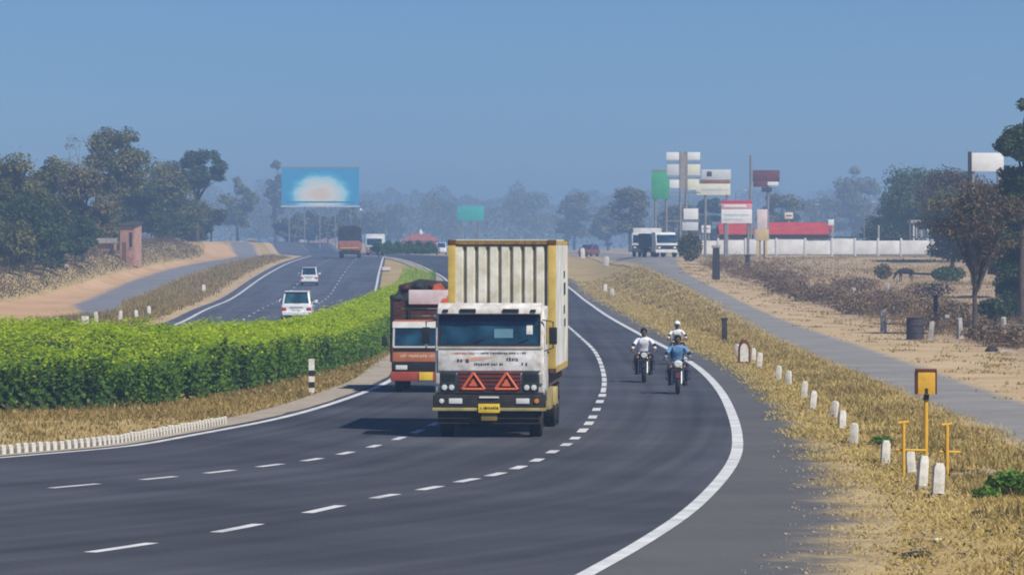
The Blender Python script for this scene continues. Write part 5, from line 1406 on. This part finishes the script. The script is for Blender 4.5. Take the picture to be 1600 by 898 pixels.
# emergency call box
bx, by, bz = at(1447, 722)
s = by / F
CB = thing('emergency_call_box', 'yellow call box with brown hood on a tall yellow pole', 'call box', (bx, by, bz - .05))
zt = zat(576, by) - bz + .05
MB().tube([(0, 0, -.2), (0, 0, zt - .50)], .042, 10).build('pole', m_yel, CB)
MB().tube([(0, -.02, zt - .62), (.02, -.02, zt - .38)], .055, 8).build('bracket', m_darkpost, CB)
bo = MB().span(-.172, .172, -.135, .10, zt - .50, zt - .058).build('box', m_yel, CB, bevel=.012)
MB().span(-.03, .03, -.148, -.136, zt - .49, zt - .38).build('handset_slot', m_darkpost, bo, bevel=.01)
MB().span(-.205, .205, -.145, .13, zt - .055, zt).build('hood', m_hood, CB, bevel=.008)
for sg in (-1, 1): MB().prism([(-.115, zt - .06), (.12, zt - .06), (.12, zt - .50), (-.115, zt - .50)], sg * .195 - .02, sg * .195 + .012, 'x').build('hood_side', m_hood, CB)
for nm, u, v0, v1, lab in (('guard_rail', 1412, 659, 742, 'yellow pipe guard post left of the call box pole'), ('guard_rail', 1480, 662, 742, 'yellow pipe guard post right of the call box pole')):
    x, y, z = at(u, 742); o = thing(nm, lab, 'guard post', (x, y, z - .05))
    h = zat(v0, y) - z + .05
    MB().tube([(0, 0, -.1), (0, 0, h)], .034, 9).build('upright', m_yel, o)
    sd = 1 if u < 1440 else -1
    MB().tube([(-.10, 0, h - .02), (.10, 0, h)], .03, 8).build('top_cap', m_yel, o)
    MB().tube([(-.14, .045, h - .52), (.42 if u < 1440 else .25, .045, h - .53)], .022, 8).build('cross_bar', m_yel, o)

# small signs and posts along the verge
def post_at(name, label, cat, u, v0, v1, wpx, mat, cap=None):
    x, y, z = at(u, v1); h = zat(v0, y) - z; w = wpx * y / F / 2
    o = thing(name, label, cat, (x, y, z - .05))
    MB().prism([(-w, -.1), (w, -.1), (w * .85, h), (-w * .85, h)], -w * .8, w * .8, 'y').build('shaft', mat, o, bevel=w * .15)
    MB().span(-w * 1.15, w * 1.15, -w * 1.0, w * 1.0, h - w * .4, h + w * .35).build('cap', cap or mat, o, bevel=w * .15)
    return o, x, y, z, h, w
post_at('dark_post', 'short dark post on the verge beside the service road', 'post', 1132, 496, 532, 9, m_darkpost)
o = post_at('stone_pillar', 'dark stone pillar with pale top before the white wall', 'pillar', 1119, 384, 436, 12, m_darkpost, m_conc)
post_at('stone_pillar', 'slimmer dark pillar right of the stone pillar', 'pillar', 1168, 398, 418, 8, m_darkpost)
x, y, z = at(1163, 568)
o = thing('kilometre_stone', 'low white milestone with brown rim among the guard stones', 'milestone', (x, y, z - .05)); h = zat(530, y) - z + .05; w = .22
arch = [(-w, 0), (w, 0), (w, h * .6)] + [(w * math.cos(a), h * .6 + h * .4 * math.sin(a)) for a in np.linspace(.3, math.pi - .3, 7)] + [(-w, h * .6)]
MB().prism(arch, 0, .16, 'y').build('stone', m_hood, o, bevel=.01)
MB().prism([(a * .68, .12 + b * .72) for a, b in arch], -.012, .01, 'y').build('white_face', m_white, o)
x, y, z = at(133, 520)
o = thing('marker_sign', 'small white sign above the hedge at left', 'sign', (x, y, z - .05)); h = zat(492, y) - z
MB().tube([(0, 0, -.1), (0, 0, h)], .035, 8).build('post', m_white, o)
MB().span(-.18, .18, -.05, -.03, h - .38, h).build('plate', m_white, o, bevel=.01)
# striped marker in front of the hedge
x, y, z = at(484, 612)
o = thing('striped_marker', 'black and white striped marker post before the hedge', 'marker', (x, y, z - .05), .1); hh = zat(560, y) - z + .05
MB().tube([(.06, 0, -.05), (.06, 0, hh)], .03, 8).build('pipe', m_white, o)
for k in range(6): MB().span(-.085 + .05, .085 + .05, -.05, -.032, hh * (k / 6), hh * ((k + 1) / 6) - .004).build('stripe', (m_white, m_black)[k in (1, 3)], o)

# drum and fence posts in the scrub
x, y, z = at(1430, 530)
o = thing('dark_drum', 'dark upright drum in the scrub beside a pale post', 'drum', (x, y, z - .05)); dr = 14 * y / F; dh = 36 * y / F
m_drum = M('drum_dark', (.045, .035, .045), rough=.7, var=.4, scale=3)
MB().tube([(0, 0, 0), (0, 0, dh)], [dr, dr * .96], 20).build('shell', m_drum, o, bevel=.02)
for k in (.02, .34, .67, .98): MB().torus((0, 0, 0), dr, .025, 'y', 24, 6).build('hoop', m_drum, o).matrix_local = Matrix.Translation((0, 0, dh * k)) @ Matrix.Rotation(math.pi / 2, 4, 'X')
FP = [(1453, 531, 32, 'pale leaning stone post right of the dark drum'), (1381, 520, 40, 'pale stone post left of the dark drum'), (1478, 512, 22, 'short pale post behind the drum, left of the thin tree'), (1500, 528, 34, 'stone post close left of the thin tree trunk'), (1332, 470, 22, 'pale post in the scrub below the white wall'), (1568, 533, 40, 'stone fence post carrying a rail near the right edge'), (1386, 462, 20, 'short post in the scrub below the cow'), (1462, 500, 40, 'dark slim stump behind the drum')]
for k, (u, v, hp_, lab) in enumerate(FP):
    x, y, z = at(u, v); h = hp_ * y / F; w = 4.5 * y / F
    o = thing('fence_post', lab, 'post', (x, y, z - .05), .2 * k, 'stone posts in the scrub'); o.rotation_euler = (0, (.12, -.04, .06, -.05, .03, 0, .05, -.06)[k], .2 * k)
    mt = m_darkpost if k == 7 else m_conc
    MB().prism([(-w, -.1), (w, -.1), (w * .8, h * .96), (w * .2, h), (-w * .85, h * .93)], -w * .7, w * .7, 'y').build('shaft', mt, o, bevel=.015)
    MB().span(-w * 1.2, w * 1.2, -w * .9, w * .9, -.05, .09).build('footing', m_conc, o, bevel=.02)
a, b = at(1568, 533), at(1660, 536)
o = thing('fence_rail', 'pale rail running out of the frame at the right edge', 'rail', (a[0], a[1], a[2] + .72))
MB().tube([(0, 0, 0), (b[0] - a[0], b[1] - a[1], .02)], .045, 8).build('rail', m_conc, o)
MB().tube([(.4, -.06, .02), (.5, .06, -.02)], .06, 8).build('clamp', m_darkpost, o)
# ================================================================== SIGNS AND BUILDINGS
m_pole = M('sign_pole_grey', (.22, .22, .22), rough=.6, var=.2)
m_signw = M('sign_white', (.74, .75, .74), rough=.6, var=.06)
m_signcr = M('sign_cream', (.70, .70, .55), rough=.6, var=.08)
m_signgrey = M('sign_pale_grey', (.55, .58, .60), rough=.6, var=.08)
m_signgrn = M('sign_green', (.06, .34, .18), rough=.6, var=.12)
m_signbr = M('sign_brown', (.26, .12, .07), rough=.6, var=.2)
m_signmar = M('sign_maroon', (.13, .045, .055), rough=.6, var=.25)
m_signred = M('sign_crimson', (.50, .05, .07), rough=.6, var=.15)
m_signpink = M('sign_pink', (.66, .30, .33), rough=.6, var=.15)
m_roofred = M('sheet_red', (.46, .055, .05), rough=.6, var=.18, scale=.8)
m_wallw = M('lime_wash', (.66, .65, .62), rough=.9, var=.1, scale=.9, col2=(.80, .80, .79), detail=8)
m_wallg = M('wall_grey_base', (.20, .20, .17), rough=.95, var=.25, scale=.8)
m_brickp = M('brick_pink', (.46, .26, .19), rough=.9, var=.2, scale=1.2)

def P(u, v, Y): return ((u - 800) * Y / F, zat(v, Y))
def rect(mb, u0, u1, v0, v1, Y, d0, d1, X0, Z0):
    """a box covering a rectangle of the view at distance Y, local to (X0, Y, Z0)"""
    x0, z1 = P(u0, v0, Y); x1, z0 = P(u1, v1, Y)
    return mb.span(x0 - X0, x1 - X0, d0, d1, z0 - Z0, z1 - Z0)

def sign(name, label, u, Y, poles, panels, cat='sign', rz=0, pole_r=.14):
    b = far(u, Y); o = thing(name, label, cat, b)
    for pu, pv in poles:
        x, z = P(pu, pv, Y)
        MB().tube([(x - b[0], .12, -.3), (x - b[0], .12, z - b[2])], pole_r, 10).build('pole', m_pole, o)
    for k, (nm, u0, u1, v0, v1, mt, d) in enumerate(panels):
        rect(MB(), u0, u1, v0, v1, Y, -d, -d + .10, b[0], b[2]).build(nm, mt, o, bevel=.02)
    return o, b

# tall mast with three pairs of panels
Y0 = 470
o, b = sign('sign_mast', 'tall sign mast carrying pairs of white panels above the lorries', 1068, Y0, [(1063, 237), (1072, 237)],
    [('panel', 1041, 1061, 238, 250, m_signw, .05), ('panel', 1074, 1094, 238, 250, m_signw, .05),
     ('panel', 1042, 1061, 257, 274, m_signgrey, .05), ('panel', 1074, 1094, 257, 274, m_signcr, .05),
     ('panel', 1046, 1061, 281, 294, m_signw, .05), ('panel', 1074, 1092, 280, 297, m_signcr, .05),
     ('lower_panel', 1068, 1091, 326, 343, m_signw, .05), ('lower_panel', 1066, 1091, 347, 360, m_signgrey, .04)])
for v in (253, 277, 300, 344): rect(MB(), 1041, 1094, v, v + 2, Y0, .02, .10, b[0], b[2]).build('cross_bar', m_pole, o)
rect(MB(), 1061.5, 1073.5, 238, 297, Y0, .0, .04, b[0], b[2]).build('centre_board', M('mast_grey_brown', (.30, .27, .25), rough=.7, var=.25), o)
sign('roadside_sign', 'green hoarding left behind the tall sign mast', 1032, 500, [(1024, 270), (1041, 270)], [('panel', 1018, 1046, 268, 311, m_signgrn, .1), ('border', 1018, 1046, 265, 268, m_pole, .1)])
sign('roadside_sign', 'white hoarding with a brown band right of the sign mast', 1118, 480, [(1102, 270), (1136, 270)],
    [('panel', 1096, 1142, 265, 281, m_signgrey, .1), ('brown_band', 1094, 1140, 281.2, 287, m_signbr, .1), ('lower_panel', 1088, 1141, 287.2, 305, m_signcr, .1), ('logo_mark', 1104, 1112, 268, 276, m_print, .115), ('stripe', 1096, 1138, 294, 298, m_signgrey, .115)])
sign('roadside_sign', 'maroon hoarding with a white foot stripe on a tall thin pole', 1196, 500, [(1173, 243), (1200, 268)],
    [('panel', 1176, 1218, 266, 284, m_signmar, .1), ('foot_stripe', 1199, 1216, 284.2, 290, m_signw, .1), ('foot_stripe', 1177, 1198, 284.2, 292, m_signmar, .1), ('lower_panel', 1190, 1206, 292.2, 300, m_print, .1)])
sign('roadside_sign', 'red topped white billboard above the white wall', 1150, 455, [(1133, 318), (1169, 318)],
    [('panel', 1127, 1175, 327, 349, m_signw, .1), ('red_header', 1127, 1175, 313, 318, m_signred, .1), ('pink_header', 1127, 1175, 318.2, 326.8, m_signpink, .1), ('lettering_stripe', 1131, 1166, 320, 324, m_signw, .115), ('lettering_stripe', 1131, 1171, 334, 337, m_signgrey, .115), ('lettering_stripe', 1131, 1160, 341, 344, m_signgrey, .115)])
sign('roadside_sign', 'pale upright sign with an ochre foot beside the red billboard', 1190, 452, [(1187, 330), (1195, 330)],
    [('panel', 1183, 1199, 327, 358, M('sign_pale_pink', (.66, .55, .55)), .1), ('ochre_foot', 1180, 1201, 358.2, 376, M('ochre', (.55, .42, .22)), .1), ('leg', 1182, 1186, 376.2, 402, M('ochre', (.5, .4, .2)), .1), ('leg', 1195, 1199, 376.2, 402, M('ochre', (.5, .4, .2)), .1)])
b = far(735, 950)
sign('roadside_sign', 'faint green road board far off above the container', 735, 950, [(722, 324), (748, 324)], [('panel', 714, 756, 322, 345, M('sign_teal', (.03, .42, .36), rough=.5), .1)], pole_r=.2)
sign('roadside_sign', 'white hoarding showing above the brown trees on the right', 1541, 330, [(1520, 240), (1560, 240)], [('panel', 1518, 1568, 239, 268, m_signw, .1), ('dark_edge', 1512, 1517.8, 237, 285, m_darkpost, .1)])

# the blue billboard with its washed-out picture
m_bill = bpy.data.materials.new('billboard_print'); m_bill.use_nodes = True
nt = m_bill.node_tree; n = nt.nodes; l = nt.links; bs = n['Principled BSDF']; bs.inputs['Roughness'].default_value = .5
tc = n.new('ShaderNodeTexCoord'); mp = n.new('ShaderNodeMapping'); mp.vector_type = 'POINT'
mp.inputs['Location'].default_value = (-.5, 0, -.30); l.new(tc.outputs['Generated'], mp.inputs[0])
mp2 = n.new('ShaderNodeMapping'); mp2.inputs['Scale'].default_value = (1.7, 0, 1.2); l.new(mp.outputs[0], mp2.inputs[0])
nz = n.new('ShaderNodeTexNoise'); nz.inputs['Scale'].default_value = 5; l.new(tc.outputs['Generated'], nz.inputs['Vector'])
ln = n.new('ShaderNodeVectorMath'); ln.operation = 'LENGTH'; l.new(mp2.outputs[0], ln.inputs[0])
ad = n.new('ShaderNodeMath'); ad.operation = 'MULTIPLY_ADD'; ad.inputs[1].default_value = .35; l.new(nz.outputs[0], ad.inputs[0]); l.new(ln.outputs['Value'], ad.inputs[2])
cr = n.new('ShaderNodeValToRGB'); cr.color_ramp.elements[0].position = .30; cr.color_ramp.elements[0].color = (.80, .66, .50, 1)
cr.color_ramp.elements[1].position = 1.18 / 1.3; cr.color_ramp.elements[1].color = (.012, .30, .56, 1)
for p_, c_ in ((.48, (.82, .80, .70, 1)), (.72, (.40, .72, .80, 1)), (.82, (.05, .45, .70, 1))):
    e = cr.color_ramp.elements.new(p_); e.color = c_
l.new(ad.outputs[0], cr.inputs[0]); l.new(cr.outputs[0], bs.inputs['Base Color'])
Yb = 900
b = far(500, Yb); o = thing('billboard', 'large blue billboard with a glowing white picture, left of centre', 'billboard', b)
rect(MB(), 440, 561, 263, 321, Yb, -.12, .0, b[0], b[2]).build('print', m_bill, o)
rect(MB(), 448, 553, 314.5, 317, Yb, -.135, -.125, b[0], b[2]).build('caption_strip', M('print_blue', (.06, .20, .36), rough=.6, var=.12, scale=.5), o)
rect(MB(), 439, 562, 321.2, 323.5, Yb, -.2, .2, b[0], b[2]).build('catwalk', m_signgrey, o)
rect(MB(), 439, 562, 260.8, 262.8, Yb, -.14, .02, b[0], b[2]).build('frame_top', m_pole, o)
for u in (452, 476, 500, 524, 548):
    x, z = P(u, 264, Yb); MB().span(x - b[0] - .12, x - b[0] + .12, .05, .30, -.3, z - b[2]).build('post', m_pole, o)
for u in (464, 512, 536):
    x, z = P(u, 330, Yb); MB().tube([(x - b[0] - .9, .2, .5), (x - b[0] + .9, .2, z - b[2])], .06, 6).build('brace', m_pole, o)
x, z = P(564, 325, Yb)
lp = thing('street_lamp', 'pale lamp head on a thin pole at the billboard corner', 'lamp', (x, Yb - 2, gz(x, Yb - 2)))
MB().tube([(0, 0, -.2), (0, 0, z - gz(x, Yb))], .07, 8).build('pole', m_pole, lp)
bm = MB().tube([(0, 0, z - b[2] - .3), (0, 0, z - b[2]), (0, 0, z - b[2] + .35)], [.12, .36, .14], 12); bm.build('lamp_head', m_signw, lp, smooth=True)

# compound wall on the right with posts, panels and a weathered foot
Yw = 488
b = far(1270, Yw); o = thing('compound_wall', 'long white compound wall with thin posts, running behind the thin tree', 'wall', b)
seams = [1090, 1122, 1165, 1213, 1258, 1300, 1336, 1372, 1408, 1455, 1490, 1528, 1566]
for k in range(len(seams) - 1):
    vt = (376, 375, 374, 374, 376, 373, 376, 376, 375.5, 370, 371, 368)[k]
    rect(MB(), seams[k] + .3, seams[k + 1] - .3, vt, 397, Yw, -.1, .1, b[0], b[2]).build('wall_panel', m_wallw, o, bevel=.015)
for k in range(len(seams) - 1):
    rect(MB(), seams[k] + .2, seams[k + 1] - .2, 397.2, 408, Yw, -.14, .14, b[0], b[2]).build('wall_foot', m_wallg, o, bevel=.02)
for u in seams: rect(MB(), u - 1.6, u + 1.6, 372, 408, Yw, -.18, .18, b[0], b[2]).build('pier', m_signgrey, o, bevel=.02)
for u in (1301, 1373, 1432, 1440): rect(MB(), u - 1.2, u + 1.2, 352, 372, Yw, -.1, .1, b[0], b[2]).build('post', m_conc, o)
rect(MB(), 1262, 1455, 369.5, 371.5, Yw, -.03, .03, b[0], b[2]).build('rail', m_darkpost, o)

def hall(name, label, u0, u1, vr0, vr1, vb, Y, depth, wall, roof, ridge=True, dark_eave=True, opens=0):
    uc = (u0 + u1) / 2; b = far(uc, Y); o = thing(name, label, 'building', b)
    x0, zt = P(u0, vr0, Y); x1, ze = P(u1, vr1, Y); x0 -= b[0]; x1 -= b[0]; zt -= b[2]; ze -= b[2]
    inn = (x1 - x0) * .03
    MB().span(x0 + inn, x1 - inn, .4, depth - .4, -.3, ze).build('wall', wall, o)
    if ridge: MB().prism([(0, ze - .05), (depth / 2, zt), (depth, ze - .05), (depth, ze + .1), (depth / 2, zt + .15), (0, ze + .1)], x0, x1, 'x').build('roof', roof, o)
    else: MB().span(x0, x1, 0, depth, ze, zt).build('roof', roof, o)
    if dark_eave: MB().span(x0 + .05, x1 - .05, .1, .39, ze - .55, ze - .06).build('painted_eave_shade', m_darkpost, o)  # dark strip painted in for the shade under the eave
    for k in range(opens):
        xa = x0 + (x1 - x0) * (k + .3) / opens; wd = (x1 - x0) / opens * .36
        f = MB().span(xa, xa + wd, .34, .395, ze * .25, ze * .75).build('window', m_darkpost, o)
        MB().span(xa - .06, xa + wd + .06, .30, .338, ze * .25 - .1, ze * .25).build('sill', m_conc, f)
    return o
hall('roadside_hall', 'red roofed shed behind the white wall, right of the pale upright sign', 1198, 1296, 349, 366, 395, 515, 9, m_wallw, m_roofred, opens=5)
hall('roadside_hall', 'red roofed shed below the red topped billboard', 1124, 1178, 350, 366, 395, 512, 8, m_signpink, m_roofred, opens=3)
b = far(1466, 505); o = thing('open_shelter', 'open shelter with flat pale roof on posts above the right end of the wall', 'shelter', b)
rect(MB(), 1420, 1514, 344, 349, 505, -2.5, 2.5, b[0], b[2]).build('roof', m_conc, o, bevel=.04)
for u in (1425, 1447, 1470, 1492, 1509):
    x, z = P(u, 349.2, 505)
    for d_ in (-2.2, 2.2): MB().span(x - b[0] - .09, x - b[0] + .09, d_ - .09, d_ + .09, -.3, z - b[2]).build('post', m_signgrey, o)
hall('brick_hut', 'low pink wall joined to the brick hut in the left wood', 150, 178, 372, 380, 398, 466, 4, m_brickp, m_conc, ridge=False, dark_eave=False)

sign('roadside_sign', 'small white board low behind the wall left of the red sheds', 1102, 500, [(1098, 356), (1107, 356)], [('panel', 1096, 1110, 352, 364, m_signw, .1), ('stripe', 1098, 1108, 356, 358, m_signred, .115)])
sign('roadside_sign', 'small cream board on a pole above the long red roof', 1232, 520, [(1232, 335)], [('panel', 1226, 1239, 332, 342, m_signcr, .1), ('stripe', 1228, 1237, 336, 338, m_print, .115)])
sign('roadside_sign', 'narrow red and white board at the right end of the long red roof', 1298, 505, [(1298, 345)], [('panel', 1294, 1303, 343, 352, m_signw, .1), ('red_foot', 1294, 1303, 352.2, 360, m_signred, .1)])
for k, u in enumerate((1150, 1262, 1350)):
    b = far(u, 530); o = thing('lamp_post', ('thin lamp post behind the red topped billboard', 'thin lamp post behind the long red roof', 'thin lamp post behind the wall, right of the red roof')[k], 'lamp post', b)
    x, z = P(u, (300, 322, 318)[k], 530); h_ = z - b[2]
    MB().tube([(0, 0, -.2), (0, 0, h_)], [.09, .05], 8).build('pole', m_pole, o)
    MB().tube([(0, 0, h_ - .05), (.5, 0, h_ + .18), (1.0, 0, h_ + .2)], .035, 6).build('arm', m_pole, o)
    MB().span(.85, 1.35, -.1, .1, h_ + .14, h_ + .24).build('lamp_head', m_signgrey, o, bevel=.03)

# pink brick hut among the left trees
Yh = 462; b = far(199, Yh); zb = zat(401, Yh); b = (b[0], b[1], min(b[2], zb))
o = thing('brick_hut', 'tall narrow pink brick hut with dark doorway in the left wood', 'hut', b, math.radians(-12))
hw_ = 9 * Yh / F * 1.25; hh_ = zat(353, Yh) - b[2]
MB().span(-hw_, hw_, 0, 2.6, -.4, hh_).build('wall', m_brickp, o)
for k in range(int(hh_ / .24)): MB().span(-hw_ - .012, hw_ + .012, -.02, -.004, .24 * k + .02, .24 * k + .225).build('brick_course', m_brickp, o)
MB().prism([(-.25, hh_ - .02), (2.85, hh_ + .35), (2.85, hh_ + .47), (-.25, hh_ + .1)], -hw_ - .2, hw_ + .2, 'x').build('roof', M('hut_roof_dark', (.05, .045, .045), rough=.8), o)
dr = MB().span(hw_ * .30, hw_ * .72, -.06, -.022, hh_ * .42, hh_ * .82).build('window', m_darkpost, o)
MB().span(hw_ * .24, hw_ * .78, -.09, -.061, hh_ * .42 - .09, hh_ * .42).build('sill', m_conc, dr)
MB().span(-hw_ * .75, -hw_ * .15, -.05, -.022, 0, hh_ * .55).build('door', M('door_brown', (.16, .09, .06)), o)

# far off: roadside houses and a shrine in the haze
hall('far_house', 'hazy pink house under the blue billboard', 484, 520, 344, 352, 392, 1500, 8, m_brickp, m_conc, ridge=False, opens=3)
hall('far_house', 'hazy pale house left under the blue billboard', 455, 478, 346, 352, 392, 1450, 8, m_signgrey, m_conc, ridge=False, opens=2)
hall('far_house', 'hazy low pale house right of the left wood', 386, 400, 372, 376, 392, 900, 5, m_signgrey, m_conc, ridge=False, opens=1)
b = far(657, 1000); o = thing('shrine', 'small hazy red shrine with pale top in the distance above the hedge', 'shrine', b)
x0, z1 = P(632, 366, 1000); x1, _ = P(690, 366, 1000); hb = z1 - b[2]; wv = (x1 - x0) / 2
MB().span(-wv, wv, 0, 4, -.2, hb * .62).build('wall', m_rust_red, o, bevel=.05)
MB().prism([(-wv * 1.08, hb * .62), (wv * 1.08, hb * .62), (wv * .45, hb * 1.0), (-wv * .45, hb * 1.0)], -.2, 4.2, 'y').build('roof', M('shrine_orange', (.48, .13, .06), var=.2), o)
rings = []
for zz, rr in ((0, .5), (.25, .55), (.6, .4), (.9, .25), (1.2, .06)):
    rings.append([(rr * math.cos(a), 2 + rr * math.sin(a), hb + zz) for a in np.linspace(0, 2 * math.pi, 13)[:-1]])
MB().loft(rings).build('dome', m_signw, o, smooth=True)
for x in (-wv * .5, wv * .4): MB().span(x - .5, x + .5, -.06, -.005, 0, hb * .45).build('doorway', m_darkpost, o)
# traffic island end: pinkish kerb block
x, y, z = at(603, 423)
o = thing('island_nose', 'pale pink rounded block at the near end of the distant median', 'kerb block', (x, y, z - .05))
MB().span(-.5, .5, -.6, .6, 0, .45).build('block', M('kerb_pink', (.55, .40, .38), rough=.85, var=.15), o, bevel=.12, seg=3)
MB().span(-.35, .35, -.66, -.605, .1, .35).build('reflector_plate', m_white, o)
# ------------------------------------------------------------------ the hazy air over the plain
hz = MB().span(-1010, 1010, -70, 4020, -3.0, 40.0).mesh('haze')
hm_ = bpy.data.materials.new('haze_air'); hm_.use_nodes = True
n = hm_.node_tree.nodes; n.clear()
pv = n.new('ShaderNodeVolumePrincipled'); ho = n.new('ShaderNodeOutputMaterial')
pv.inputs['Color'].default_value = (.31, .495, .82, 1)
pv.inputs['Density'].default_value = 0.00078
pv.inputs['Anisotropy'].default_value = 0.0
hm_.node_tree.links.new(pv.outputs[0], ho.inputs['Volume'])
haze = tag(link('haze', hz, hm_), 'pale blue haze hanging over the plain', 'haze', kind='stuff')
haze.display_type = 'WIRE'
